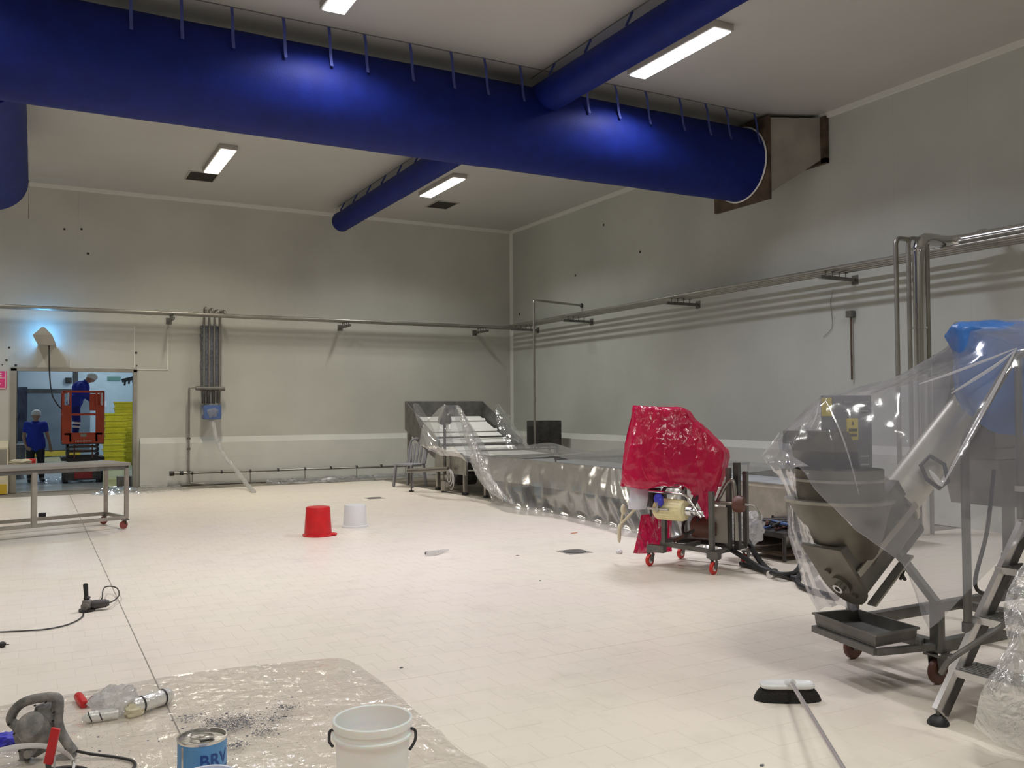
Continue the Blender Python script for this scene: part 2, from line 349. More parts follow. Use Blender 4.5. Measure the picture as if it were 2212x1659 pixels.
# ceiling and walls
c = struct('ceiling', MB().box((XL-.2, YF-.2, ZC), (XR+.2, YB+.2, ZC+.2)), M['ceil'])
wb = struct('wall_back', MB().box((XL-.2, YB+.02, -.2), (DX0, YB+.14, ZC)).box((DX1, YB+.02, -.2), (XR+.2, YB+.14, ZC)).box((DX0, YB+.02, DZ), (DX1, YB+.14, ZC)), M['wall_x'])
x = DX1+.0
edges = [XL]
while edges[-1] < DX0-1.2: edges.append(edges[-1]+1.15)
for xa, xb in list(zip(edges, edges[1:]+[DX0])): build('panel', MB().box((xa+.0005, YB, 0), (xb-.0005, YB+.02, ZC)), M['wall_x'], wb)
for xa, xb in ((DX0, .82), (.82, DX1)): build('panel', MB().box((xa+.0005, YB, DZ), (xb-.0005, YB+.02, ZC)), M['wall_x'], wb)
x = DX1
while x < XR-.01:
    xb = min(x+1.12, XR); build('panel', MB().box((x+.0005, YB, 0), (xb-.0005, YB+.02, ZC)), M['wall_x'], wb); x = xb
wr = struct('wall_right', MB().box((XR+.02, YF-.2, -.2), (XR+.14, YB+.02, ZC)), M['wall_y'])
y = YB
while y > YF:
    ya = max(y-1.15, YF); build('panel', MB().box((XR, ya+.0005, 0), (XR+.02, y-.0005, ZC)), M['wall_y'], wr); y = ya
struct('wall_left', MB().box((XL-.14, YF-.2, -.2), (XL, YB, ZC)), M['wall_y'])
struct('wall_front', MB().box((XL, YF-.14, -.2), (XR, YF, ZC)), M['wall_x'])
struct('trim_1', MB().bar((XL, YB-.02, ZC-.035), (XR, YB-.02, ZC-.035), .05, .09), M['trim'])
struct('trim_2', MB().bar((XR-.02, YF, ZC-.035), (XR-.02, YB-.05, ZC-.035), .05, .09), M['trim'])
struct('trim_3', MB().prism([(XR-.06, YB, 1.0), (XR, YB, 1.0), (XR, YB-.06, 1.0)], (0, 0, ZC-1.08)), M['trim'])
# insulated kerb with sloping top
def kerb_x(x0, x1, yf=YB-.12): return [(x0, YB, 0), (x0, yf, 0), (x0, yf, .90), (x0, YB, 1.02)], (x1-x0, 0, 0)
kb = struct('baseboard_back', MB().prism(*kerb_x(2.0, XR)), M['kerb'])
build('joint_line', MB().box((2.1, YB-.1215, .60), (XR-.2, YB-.119, .606)), M['grout'], kb)
kl = struct('baseboard_left', MB().prism(*kerb_x(XL, DX0-.1, YB-.25)), M['kerb2'])
build('yellow_band', MB().box((XL, YB-.262, 0), (DX0-.12, YB-.25, .19)), M['yband'], kl)
build('cover_plate', MB().box((-.56, YB-.262, .45), (-.40, YB-.25, .86)), M['galv'], kl)
struct('baseboard_right', MB().prism([(XR, YF, 0), (XR-.12, YF, 0), (XR-.12, YF, .9), (XR, YF, 1.02)], (0, YB-.12-YF, 0)), M['kerb'])
# door frame
df = struct('door_1', MB().box((DX0-.07, YB-.03, 0), (DX0+.03, YB+.16, DZ+.03)).box((DX1-.02, YB-.03, .0), (DX1+.05, YB+.16, DZ+.03)).box((DX0-.07, YB-.03, DZ-.02), (DX1+.05, YB+.16, DZ+.05)), M['galv'])
build('door_sill', MB().box((DX0, YB-.02, -.01), (DX1, YB+.16, .001)), M['galv'], df)
mbp = MB(); 
for p, q in (((1.885, 3.35), (1.885, 2.45)), ((1.885, 2.45), (2.56, 2.45)), ((2.54, 3.3), (2.54, 2.45)), ((.72, 2.46), (1.885, 2.46)), ((.70, 2.46), (.70, 2.62))): mbp.bar((p[0], YB-.006, p[1]), (q[0], YB-.006, q[1]), .022, .014, up=(0, 1, 0))
struct('trim_4', mbp, M['trim'])
# small holes and scars in the walls
for i, (x, y, hl_) in enumerate(((20, 751, 'dark bolt hole in the wall left of the insect lamp'), (14, 778, 'small bolt hole above the pink sign, lower right of the larger one'), (5, 788, 'small bolt hole just above the pink sign at the picture edge'), (34, 789, 'small bolt hole above the left door jamb'), (294, 762, 'upper of two bolt holes above the right door jamb'), (295, 790, 'lower of two bolt holes above the right door jamb'), (139, 495, 'left one of the two level holes high on the back wall'), (176, 495, 'right one of the two level holes high on the back wall'), (190, 548, 'single hole below the two level holes high on the back wall'))):
    p = Yp(x, y, YB); tag(build('wall_hole', MB().cyl((p[0], YB+.001, p[2]), (p[0], YB-.004, p[2]), random.uniform(.014, .028), seg=9), M['hole']), hl_, 'hole', 'bolt holes in the back wall')
for i, (x, y, hl_) in enumerate(((1304, 486, 'topmost dark hole in the right wall under the ceiling trim'), (1243, 595, 'small dark hole in the right wall above the hooked thin pipe'), (1122, 679, 'dark hole in the right wall close to the room corner'), (1383, 544, 'tiny hole in the right wall beside the topmost dark one'))):
    p = Xp(x, y, XR); tag(build('wall_hole', MB().cyl((XR+.001, p[1], p[2]), (XR-.004, p[1], p[2]), .03, seg=9), M['hole']), hl_, 'hole', 'bolt holes in the right wall')

# ------------------------------------------------------------------ room behind the door
struct('floor_beyond', MB().box((XBL, YB+.14, -.2), (XBR, YBR+.2, 0)), M['bfloor'])
struct('ceiling_beyond', MB().box((XBL, YB+.14, ZBR), (XBR, YBR+.2, ZBR+.1)), M['bwall'])
struct('wall_beyond_left', MB().box((XBL-.1, YB+.14, 0), (XBL, YBR+.2, ZBR)), M['bwall'])
struct('wall_beyond_right', MB().box((XBR, YB+.14, 0), (XBR+.1, YBR+.2, ZBR)), M['bwhite'])
struct('wall_beyond_back', MB().box((XBL, YBR, 0), (XBR, YBR+.1, ZBR)), M['bwall'])
d2 = struct('door_2', MB().box((-.42, YBR-.10, .22), (1.85, YBR-.02, 2.22), .01), M['bdoor'])
build('door_frame', MB().box((-.62, YBR-.14, 0), (-.42, YBR, 3.6)).box((-.42, YBR-.12, 2.22), (1.3, YBR-.0, 2.34)).box((1.32, YBR-.12, 2.4), (1.46, YBR, 3.6)), M['dark'], d2)
build('door_panel', MB().box((-.40, YBR-.06, 2.36), (1.30, YBR-.005, 3.5), .01), M['bwhite'], d2)
build('kick_strip', MB().box((-.2, YBR-.16, 0.02), (1.55, YBR-.02, .20), .01), M['yband'], d2)
q = Yp(148, 822, YBR-.08); tag(build('wall_box', MB().box((q[0]-.1, YBR-.2, q[2]-.1), (q[0]+.1, YBR-.06, q[2]+.1), .01), M['black']), 'small black square box on white panel above the dark sliding door', 'box')
q = Yp(246, 818, YBR-.02); tag(build('wall_sign', MB().box((q[0]-.22, YBR-.03, q[2]-.08), (q[0]+.22, YBR+.0, q[2]+.08), .005), mat('green_sign', (.12, .25, .22), .5)), 'small green sign high on the pale wall beyond the doorway', 'sign')
q = Yp(220, 872, YBR-.02); s_ = build('notice', MB().box((q[0]-.16, YBR-.02, q[2]-.1), (q[0]+.16, YBR+.0, q[2]+.1)), M['paper']); tag(s_, 'white paper notice on the pale wall behind the lift', 'notice')
mb = MB(); q = Yp(263, 823, 30.)
mb.bar((q[0], 30, q[2]), (XBR, 30, q[2]+.25), .05, .12)
for k in range(4): mb.cyl((q[0]+.1+.12*k, 30, q[2]+.05*k), (q[0]+.08+.12*k, 30, q[2]-.14+.05*k), .03, seg=8)
tag(build('hose_rack', mb, M['black']), 'black wall rack with hanging hooks above the yellow crates', 'rack')
for bx, by, tl_ in ((-.5, 24.5, 'ceiling tube light over the standing worker in the room beyond'), (1.6, 24.5, 'ceiling tube light right above the scissor lift'), (.6, 29.5, 'ceiling tube light midway between the lift and the sliding door'), (2.2, 33., 'ceiling tube light behind the yellow crates')):
    t = thing('tube_light', tl_, 'lamp', (bx, by, ZBR), 'tube lights of the room beyond')
    build('housing', MB().box((bx-.12, by-.65, ZBR-.06), (bx+.12, by+.65, ZBR)), M['lampbox'], t); build('tube', MB().box((bx-.09, by-.6, ZBR-.075), (bx+.09, by+.6, ZBR-.061)), M['btube'], t)

# ------------------------------------------------------------------ ceiling lights and vents
def light(x, y, kind, label, pw=1.):
    t = thing('ceiling_light', label, 'lamp', (x, y, ZC), 'batten lights on the ceiling')
    build('housing', MB().box((x-.15, y-.87, ZC-.085), (x+.15, y+.87, ZC), .006), M['lampbox'], t)
    build('diffuser', MB().box((x-.125, y-.84, ZC-.10), (x+.125, y+.84, ZC-.086)), ML[kind], t)
    la = D2.lights.new('light_tube', 'AREA'); la.shape = 'RECTANGLE'; la.size = .24; la.size_y = 1.66; la.energy = LAMPW*KF[kind]*pw; la.color = KC[kind]; la.spread = R(138)
    lo = link(D2.objects.new('light_tube', la)); lo.parent = t; lo.location = (0, 0, -.104)
light(7.16, 8.78, 'cool', 'long cool white ceiling light beside the near end of the thin blue duct')
light(2.95, 8.76, 'cool', 'cool white ceiling light cut off by the top edge of the picture')
light(2.95, 16.45, 'warm', 'warm white ceiling light beyond the big duct, on the left')
light(7.27, 16.36, 'neutral', 'neutral white ceiling light beyond the big duct, right of the thin duct')
for x, y, lb in ((-1.25, 8.78, 'ceiling light left of the picture above the steel table'), (-1.25, 16.4, 'ceiling light left of the picture near the doorway'), (2.95, 1.2, 'ceiling light straight above the camera'), (7.16, 1.2, 'ceiling light above and right of the camera'), (-1.25, 1.2, 'ceiling light above and left of the camera')):
    light(x, y, 'neutral', lb, .72)
for (x0, y0_, x1, y1_), lb in (((2.64, 17.65, 3.14, 18.3), 'dark square ceiling vent near the warm light on the left'), ((7.80, 17.75, 8.28, 18.4), 'dark square ceiling vent near the neutral light, right of the thin duct')):
    t = thing('ceiling_vent', lb, 'vent', ((x0+x1)/2, (y0_+y1_)/2, ZC)); build('backing', MB().box((x0, y0_, ZC-.008), (x1, y1_, ZC)), M['vent'], t)
    build('frame', MB().box((x0-.03, y0_-.03, ZC-.014), (x0, y1_+.03, ZC)).box((x1, y0_-.03, ZC-.014), (x1+.03, y1_+.03, ZC)).box((x0, y0_-.03, ZC-.014), (x1, y0_, ZC)).box((x0, y1_, ZC-.014), (x1, y1_+.03, ZC)), M['lampbox'], t)
    for k in range(7): yy = y0_+.06+k*(y1_-y0_-.1)/6; build('slat', MB().bar((x0, yy, ZC-.012), (x1, yy, ZC-.012), .03, .004), M['vent'], t)

# ------------------------------------------------------------------ ducts
DYC, DZC, DR = 10.66, 5.455, .575
def duct_tube(p0, p1, r, n=60, seg=48, amp=.006, cap=True):
    p0, p1 = V(p0), V(p1); mb = MB(); d = (p1-p0).normalized(); u = d.cross(Vector((0, 0, 1))).normalized(); v = Vector((0, 0, 1)); rs = []
    for i in range(n+1):
        p = p0.lerp(p1, i/n); ring = []
        for k in range(seg):
            a = 2*PI*k/seg; q = p+(u*math.cos(a)+v*math.sin(a))*r; ring.append(p+(q-p)*(1+amp*noise.noise(q*2.2)/r))
        rs.append(ring)
    return mb.rings(rs, cap)
t = thing('main_duct', 'very large blue fabric air duct hung across the hall under the ceiling', 'duct', (3, DYC, DZC-DR))
XD0, XD1 = -5.4, 10.0
build('duct_sleeve', duct_tube((XD0, DYC, DZC), (9.93, DYC, DZC), DR, 120), M['blue'], t)
ring = [(9.93, DYC+math.cos(a)*(DR+.012), DZC+math.sin(a)*(DR+.012)) for a in np.linspace(0, 2*PI, 49)[:-1]]
build('white_rope', MB().tube(ring, .014, 8, closed=True), M['ring'], t, label='white rope tied round the duct end')
q = Xp(1627, 334, 9.9); build('tie_knot', MB().ell((9.78, q[1]*9.78/9.9, q[2]), (.02, .02, .04)), M['ring'], t)
for sy in (-1, 1):
    yy = DYC+sy*.46; build('hanging_rail', MB().box((XD0, yy-.006, ZC-.010), (9.9, yy+.006, ZC-.001)), M['dstrap'], t)
sx = [Zp(x, y, ZC)[0] for x, y in ((277, -10), (390, -5), (500, 15), (612, 37), (710, 57), (789, 71), (886, 92), (973, 111), (1045, 126), (1121, 142), (1262, 170), (1328, 183), (1396, 195), (1469, 210), (1527, 221), (1572, 229), (1636, 241))]
for i, x in enumerate(sx):
    for sy in (-1, 1):
        if sy > 0 and i % 3: continue
        yr = DYC+sy*.46
        pts = [(x, yr, ZC-.01), (x, DYC+sy*.50, ZC-.12), (x, DYC+sy*(DR*.93+.012), DZC+DR*.50), (x, DYC+sy*(DR+.012), DZC+.17)]
        mb = MB()
        for a, b in zip(pts, pts[1:]): mb.bar(a, b, .035, .004, up=(0, 1, 0))
        build('strap', mb, M['strap'], t)
# end plate and tapering box to the wall
t = thing('duct_end_box', 'rusty square end plate and tapering sheet metal box joining big duct to right wall', 'duct box', (10.4, DYC, 4.85))
build('end_plate', MB().box((9.96, 10.06, 4.80), (10.02, 11.30, 6.09), .004), M['rust'], t)
A = [(10.02, 10.10, 4.90), (10.02, 11.26, 4.90), (10.02, 11.26, 6.08), (10.02, 10.10, 6.08)]; B = [(10.76, 9.76, 5.42), (10.76, 11.2, 5.42), (10.76, 11.2, 6.08), (10.76, 9.76, 6.08)]
build('taper_box', MB().rings([A, B]), M['galv'], t)
build('wall_flange', MB().box((10.76, 9.66, 5.36), (10.835, 11.3, 5.44)).box((10.76, 9.66, 5.36), (10.835, 9.76, 6.09)).box((10.76, 11.2, 5.36), (10.835, 11.3, 6.09)), M['rust'], t)
# thin duct
SXC, SZC, SR = 6.10, 5.80, .215
e1 = Xp(737, 474, SXC)[1]
for (ya, yb, lb, nm) in ((-3., DYC-.12, 'thin blue fabric duct running from the big duct towards the camera', 'near'), (DYC+.12, e1, 'thin blue fabric duct running from the big duct to the back wall', 'far')):
    t = thing('thin_duct', lb, 'duct', (SXC, (ya+yb)/2, SZC-SR)); build('duct_sleeve', duct_tube((SXC, ya, SZC), (SXC, yb, SZC), SR, 50, 32, .004), M['blue'], t)
    if nm == 'far':
        build('end_seam', MB().tube([(SXC+math.cos(a)*(SR+.003), e1-.02, SZC+math.sin(a)*(SR+.003)) for a in np.linspace(0, 2*PI, 33)[:-1]], .006, 6, closed=True), M['dstrap'], t)
    build('hanging_rail', MB().box((SXC-.075, ya, ZC-.012), (SXC-.065, yb, ZC-.001)), M['dstrap'], t)
    y = max(ya, 1)+.3
    while y < yb-.1:
        build('strap', MB().bar((SXC-.07, y, ZC-.01), (SXC-.165, y, SZC+.145), .03, .004, up=(0, 1, 0)), M['strap'], t); y += .86
t = thing('branch_duct', 'wide blue duct branch at the left edge reaching from big duct towards back wall', 'duct', (-.72, 12.8, 4.9))
build('duct_sleeve', duct_tube((-.60, DYC+DR-.12, 5.40), (-.58, 16.4, 5.34), .52, 30, 40), M['blue'], t)
build('end_skirt', MB().lathe([(.51, 0), (.49, .10), (.42, .13)], (-.58, 16.4, 5.33), 40, (0, 1, 0)), M['rust'], t)
build('strap', MB().bar((-.055, 16.35, 5.35), (-.06, 16.37, 4.72), .012, .006), M['dark'], t)

# ------------------------------------------------------------------ service pipes
PZ = 3.60
t = thing('back_pipe_run', 'bundle of steel service pipes running along the back wall above the doorway', 'pipe', (3, 19.5, PZ))
for k, yy in enumerate((19.35, 19.47, 19.59, 19.71)): build('pipe', MB().tube([(XL, yy, PZ), (10.20+.14*(k), yy, PZ)], .026, 12), M['psteel'], t)
t = thing('right_pipe_run', 'bundle of steel service pipes running along the right wall', 'pipe', (10.5, 10, PZ))
for k, xx in enumerate((10.22, 10.36, 10.50, 10.64)): build('pipe', MB().tube([(xx, 19.35+.12*k, PZ), (xx, YF+.05, PZ)], .026, 12), M['psteel'], t)
def bracket(p, d, lb, L=.74):
    """shelf bracket, p on wall, d outward unit"""
    p, d = V(p), V(d); s = Vector((-d.y, d.x, 0)); t = thing('pipe_bracket', lb, 'bracket', p+d*.3)
    build('arm', MB().bar(p, p+d*L, .05, .05), M['dsteel'], t); build('wall_plate', MB().bar(p+s*.06, p-s*.06, .02, .14, up=(0, 0, 1)), M['dsteel'], t)
    for k in range(4): q = p+d*(.20+.14*k)+Vector((0, 0, .01)); build('saddle', MB().cyl(q, q+Vector((0, 0, .075)), .008, seg=6).bar(q+Vector((0, 0, .08))-d*.03, q+Vector((0, 0, .08))+d*.03, .03, .008), M['dsteel'], t)
for x, lb in ((-1.2, 'steel pipe bracket on the back wall outside the picture'), (2.56, 'steel pipe bracket on the back wall just right of the doorway'), (6.30, 'steel pipe bracket at the middle of the back wall'), (9.77, 'steel pipe bracket on the back wall close to the corner')): bracket((x, YB, PZ-.115), (0, -1, 0), lb)
for px, lb in ((1162, 'steel pipe bracket on the right wall close to the corner'), (1278, 'second steel pipe bracket on the right wall from the corner'), (1508, 'third steel pipe bracket on the right wall from the corner'), (1848, 'steel pipe bracket on the right wall nearest the vertical chrome pipes')):
    bracket((XR, Xp(px, 650, XR)[1], PZ-.115), (-1, 0, 0), lb)
def elbow(pts, r, n=5):
    """polyline with rounded corners"""
    P = [V(p) for p in pts]; out = [P[0]]
    for i in range(1, len(P)-1):
        a = P[i]+(P[i-1]-P[i]).normalized()*r; b = P[i]+(P[i+1]-P[i]).normalized()*r
        for k in range(n+1): t_ = k/n; out.append((a*(1-t_)+P[i]*t_)*(1-t_)+(P[i]*(1-t_)+b*t_)*t_)
    return out+[P[-1]]
# vertical pipes near the covered machine
YV = 7.3
t = thing('vertical_pipes', 'vertical chrome drop pipes with elbows standing behind the covered machine', 'pipe', (9.8, YV, 0))
for i, (px, rr, zz) in enumerate(((1938, .028, 3.66), (1965, .028, 3.68), (1987, .085, 3.70), (2004, .036, 3.72))):
    x = Yp(px, 700, YV)[0]; xe = 10.30+.06*i
    pts = [(x, YV, .0), (x, YV, zz), (xe, YV, zz), (xe, YF+.05, zz+.02)]
    if i == 0: pts = [(x, YV, .0), (x, YV, zz), (Yp(1962, 520, YV)[0], YV, zz)]
    build('pipe', MB().tube(elbow(pts, rr*2.2+.03), rr if i != 2 else .075, 16), M['chrome'] if i == 2 else M['psteel'], t)
    if i == 2:
        for z_ in (zz-.16, 2.55): build('clamp_ring', MB().cyl((x, YV, z_), (x, YV, z_+.03), .088), M['chrome'], t)
mb = MB().cyl((10.52, 7.0, 3.72), (10.52, 6.92, 3.72), .1); build('clamp_ring', mb, M['chrome'], t)
# hooked thin pipe in the corner
x1 = 9.45; y1 = 16.5; q = Yp(1153, 648, y1)
t = thing('hooked_pipe', 'thin upright steel pipe bending back to the right wall beside the black box', 'pipe', (q[0], y1, 0))
build('pipe', MB().tube(elbow([(q[0], y1, .0), (q[0], y1, q[2]), (XR-.012, y1+.2, q[2]-.03)], .06), .024, 10), M['psteel'], t)
build('wall_plate', MB().cyl((XR-.03, y1+.2, q[2]-.03), (XR-.002, y1+.2, q[2]-.03), .05), M['dark'], t)
# thin stub pipe hanging on the right wall
q = Xp(1838, 680, XR-.05); q2 = Xp(1843, 820, XR-.05)
t = thing('stub_pipe', 'thin rusty stub pipe hanging below a small valve on the right wall', 'pipe', (q[0], q[1], q2[2]))
build('pipe', MB().cyl((XR-.05, q[1], q[2]), (XR-.05, q[1], q2[2]), .014, seg=8), M['rust'], t); build('valve', MB().box((XR-.11, q[1]-.05, q[2]-.04), (XR, q[1]+.05, q[2]+.06), .01), M['dsteel'], t)
a = Xp(1800, 625, XR-.02); b = Xp(1798, 700, XR-.02); c_ = Xp(1778, 728, XR-.02)
tag(build('loose_wire', MB().tube(spline([a, Xp(1794, 650, XR-.02), b, Xp(1792, 715, XR-.02), c_], 5), .004, 5), M['psteel']), 'thin grey wire hanging loose down the right wall', 'wire')

# riser group with valve box on back wall
t = thing('riser_pipes', 'group of wrapped riser pipes dropping from the pipe bundle to the valve box', 'pipe', (3.4, 19.75, 1.7))
for k, px in enumerate((441, 452, 463, 475)):
    x = Yp(px, 760, 19.72)[0]; top = PZ+.16-.02*k
    build('pipe', MB().tube(elbow([(x, 19.72, 1.66), (x, 19.72, top), (x+.02*k, 19.5, top), (x+.02*k, 19.5, PZ)], .05), .022 if k < 3 else .03, 10), M['psteel'], t)
mb = MB()
for k in range(22):
    z0 = 2.12+k*.058; w0 = .012*noise.noise(Vector((k*.7, 2, 1)))*3; mb.box((3.20+w0, 19.735, z0), (3.57+w0*.6, 19.93, z0+.059))
build('grey_wrap', mb, M['bluewrap'], t)
build('header', MB().cyl((3.06, 19.72, 2.06), (3.66, 19.72, 2.05), .045).cyl((3.10, 19.72, 1.9), (3.10, 19.72, 1.9001), .01), M['dsteel'], t)
for k in range(4): xx = 3.22+.1*k; build('valve', MB().cyl((xx, 19.7, 1.74), (xx, 19.7, 2.0), .038, seg=10), M['dark'], t)
t = thing('valve_box', 'blue valve box wrapped in crinkled clear film on back wall', 'box', (3.38, 19.7, 1.36))
build('box_body', MB().box((3.20, 19.52, 1.40), (3.56, 19.86, 1.70), .03), M['bluebox'], t)
mb = blob((3.38, 19.69, 1.545), (.20, .20, .18), .10, 6, 3); build('film_wrap', mb, M['bag'], t, ang=25)
t = thing('feed_pipe', 'thin grey pipe dropping down back wall into the low horizontal pipe', 'pipe', (2.93, 19.7, .3))
build('pipe', MB().tube(elbow([(3.2, 19.72, 2.08), (2.93, 19.72, 2.08), (2.93, 19.72, .3), (2.95, 19.72, .06), (3.25, 19.6, .03)], .05), .022, 10), M['psteel'], t)
for z_ in (1.0, .78, .3): build('clamp', MB().cyl((2.93, 19.72, z_-.02), (2.93, 19.72, z_+.02), .036, seg=10), M['dsteel'], t)
t = thing('low_pipe', 'long horizontal steel pipe low along the back wall kerb', 'pipe', (5.3, 19.72, .2))
build('pipe', MB().tube([(2.6, 19.72, .275), (8.2, 19.72, .245)], .026, 10), M['psteel'], t)
build('cap', MB().cyl((2.55, 19.72, .275), (2.64, 19.72, .275), .05, seg=12).cyl((2.75, 19.72, .28), (2.82, 19.72, .28), .045, seg=12), M['dark'], t)
for k in range(9):
    x = 3.0+.6*k; build('clamp', MB().cyl((x-.02, 19.72, .27), (x+.02, 19.72, .27), .036, seg=10), M['dark'], t)
    if k % 2 == 0: build('foot', MB().cyl((x, 19.72, 0.), (x, 19.72, .26), .010, seg=6), M['psteel'], t)
pts = [Dp(460, 912, 18.4), Dp(468, 948, 18.2), Dp(485, 985, 18.), Dp(512, 1018, 17.9), Dp(535, 1048, 17.7), Zp(548, 1062, .03)]
mb = MB(); P_l = spline(pts, 8); mb.tube(P_l, [.03+.02*abs(math.sin(i*.9)) for i in range(len(P_l))], 8)
tag(build('film_strand', mb, M['bag'], ang=20), 'twisted strand of clear film trailing from the valve box to the floor', 'film')
mb = loft([[(4.6+.4*k, 19.85, .02+.03*(k % 2)) for k in range(10)], [(4.5+.42*k, 19.5, .07) for k in range(10)], [(4.4+.43*k, 19.1-.1*(k % 2), .012) for k in range(10)]], 80, 20, .05, 5)
tag(build('crumpled_film', mb, M['film2'], ang=20), 'long crumpled clear film lying on floor at foot of the back wall', 'film')
mb = loft([[(1.3+.3*k, 19.9, .02+.02*(k % 2)) for k in range(6)], [(1.2+.3*k, 19.2, .06) for k in range(6)], [(1.0+.36*k, 18.5-.1*(k % 2), .012) for k in range(6)]], 50, 30, .05, 5, seed=4)
tag(build('crumpled_film', mb, M['film'], ang=20), 'shiny crumpled clear film on floor in the doorway', 'film')

# ultraviolet insect lamp
t = thing('insect_lamp', 'grey wedge shaped lamp box glowing blue upward above the doorway', 'lamp', (.2, 19.85, 2.9))
front = [(.03, YB-.24, 3.08), (.19, YB-.24, 3.24), (.23, YB-.24, 3.24), (.37, YB-.24, 3.09)]
mb = MB(); F = [(.02, 3.075), (.17, 3.235), (.22, 3.235), (.36, 3.085), (.43, 2.89), (.11, 2.89)]
mb.rings([[(x, YB-.42, z) for x, z in F], [(x, YB-.40, z) for x, z in F]]); build('front_shield', mb, M['lampbox'], t)
G = [(.11, 2.89), (.43, 2.89), (.36, 3.085), (.02, 3.075)]
build('front_face', MB().rings([[(x, YB-.422, z) for x, z in G], [(x-.005, YB-.435, z) for x, z in G]]), M['galv'], t)
build('bottom_plate', MB().box((.11, YB-.41, 2.885), (.43, YB, 2.897)), M['lampbox'], t)
build('tube', MB().cyl((.12, YB-.34, 3.08), (.31, YB-.34, 3.08), .012, seg=10), M['uv'], t)
a = Yp(106, 748, YB-.30)
pts = [(a[0], YB-.30, 2.89), (a[0]+.01, YB-.30, 2.4), Dp(110, 840, 18.6), Dp(118, 865, 19.2), Dp(135, 883, 19.6), Dp(150, 874, 19.9), Dp(158, 856, 20), Dp(161, 836, 20.2)]
tag(build('hanging_cable', MB().tube(spline(pts, 7), .014, 6), M['cable']), 'black cable hanging from insect lamp in front of the doorway towards the lift', 'cable')
# pink sign
q = Yp(0, 822, YB); t = thing('pink_sign', 'pink wall sign with white lettering cut by the left picture edge', 'sign', (-.62, YB-.01, q[2]-.2))
x1_ = Yp(14, 822, YB)[0]; z1 = Yp(10, 802, YB)[2]; z0 = Yp(10, 840, YB)[2]
build('board', MB().box((x1_-.5, YB-.02, z0), (x1_, YB, z1), .003), M['pinksign'], t)
build('border', MB().box((x1_-.02, YB-.024, z0), (x1_-.012, YB-.02, z1)).box((x1_-.48, YB-.024, z0+.01), (x1_-.012, YB-.02, z0+.02)).box((x1_-.48, YB-.024, z1-.14), (x1_-.02, YB-.02, z1-.13)), M['wink'], t)
for s, zz in (('TE', z1-.12), ('SL', z1-.25)): build('lettering', text_mb(s, .12, lambda v: (x1_-.21+v.x, YB-.024-v.z, zz+v.y)), M['wink'], t, smooth=False)

# ================================================================== THE COVERED CONVEYOR TANK AND INCLINE
TX, TZ = 7.2, .73
t = thing('conveyor_tank', 'long open stainless steel conveyor tank under clear film along the right wall', 'conveyor', (8.0, 10.8, 0))
TY0, TY1, TX2 = 6.95, 14.6, 8.95
build('side_panel', MB().box((TX, TY0, .33), (TX+.02, TY1, TZ)), M['steel'], t)
build('side_panel', MB().box((TX2, TY0, .33), (TX2+.02, TY1, TZ)), M['steel'], t)
build('end_panel', MB().box((TX, TY0, .33), (TX2, TY0+.02, TZ)), M['steel'], t); build('end_panel', MB().box((TX, TY1-.02, .33), (TX2, TY1, TZ)), M['steel'], t)
build('rim', MB().bar((TX-.02, TY0-.03, TZ), (TX-.02, TY1, TZ), .05, .05, bev=.01).bar((TX2+.04, TY0-.03, TZ), (TX2+.04, TY1, TZ), .05, .05, bev=.01).bar((TX-.02, TY0-.02, TZ), (TX2+.04, TY0-.02, TZ), .05, .05, bev=.01), M['steel'], t)
build('belt', MB().box((TX+.03, TY0+.03, .60), (TX2-.01, TY1-.03, .64)), M['gbelt'], t)
for y in (14.35, 13.5, 12.3, 10.75, 9.2, 7.9, 7.05):
    for xx in (TX+.03, TX2-.03): build('leg', MB().box((xx-.035, y-.035, .03), (xx+.035, y+.035, .6), .005), M['steel'], t); build('foot', MB().lathe([(.06, 0), (.05, .02), (.02, .035)], (xx, y, 0), 12, cap=True), M['black'], t)
for y, z in ((14.67, .82), (11.9, .80), (9.4, .80)): build('cross_bar', MB().bar((TX, y, z), (TX2-.05, y+.05, z), .05, .03), M['dsteel'], t); build('bar_post', MB().cyl((TX+.01, y, .7), (TX+.01, y, z), .012, seg=8).cyl((TX2-.06, y+.05, .7), (TX2-.06, y+.05, z), .012, seg=8), M['dsteel'], t)
build('under_shelf', MB().box((TX+.2, TY0+.3, .12), (TX2-.1, TY1-.3, .15)), M['dark'], t)

t = thing('incline_conveyor', 'inclined white belt conveyor under clear film in front of the back corner', 'conveyor', (8.1, 16.6, 0))
IX0, IX1 = 7.12, 9.0
build('belt', MB().prism([(IX0+.08, 18.0, 1.42), (IX0+.08, 16.2, .74), (IX0+.08, 14.75, .70), (IX0+.08, 14.75, .66), (IX0+.08, 16.2, .68), (IX0+.08, 18.0, 1.36)], (IX1-IX0-.16, 0, 0)), M['belt'], t)
for k in range(3):
    f_ = k/2.6; y = 17.75-1.5*f_; z = 1.345-.55*f_+.0; build('flight', MB().prism([(IX0+.1, y, z), (IX0+.1, y-.03, z+.035), (IX0+.1, y-.07, z-.01)], (IX1-IX0-.2, 0, 0)), M['belt'], t)
build('back_plate', MB().box((IX0, 18.0, 1.30), (IX1, 18.03, 1.76)), M['dsteel'], t)
for x in (IX0, IX1-.02): build('side_guard', MB().prism([(x, 18.03, 1.76), (x, 18.03, 1.15), (x, 16.3, .55), (x, 15.9, .62), (x, 16.2, .95), (x, 17.7, 1.62)], (.02, 0, 0)), M['dsteel'], t)
pr = [(14.9, .35), (16.35, .35), (16.35, .62), (16.28, .72), (16.18, .76), (15.15, .76), (14.98, .70), (14.9, .6)]
for x in (IX0-.03, IX1): build('side_panel', MB().prism([(x, a, b) for a, b in pr], (.04, 0, 0)), M['steel'], t)
build('end_panel', MB().box((IX0, 16.30, .35), (IX1, 16.34, .64)), M['dsteel'], t)
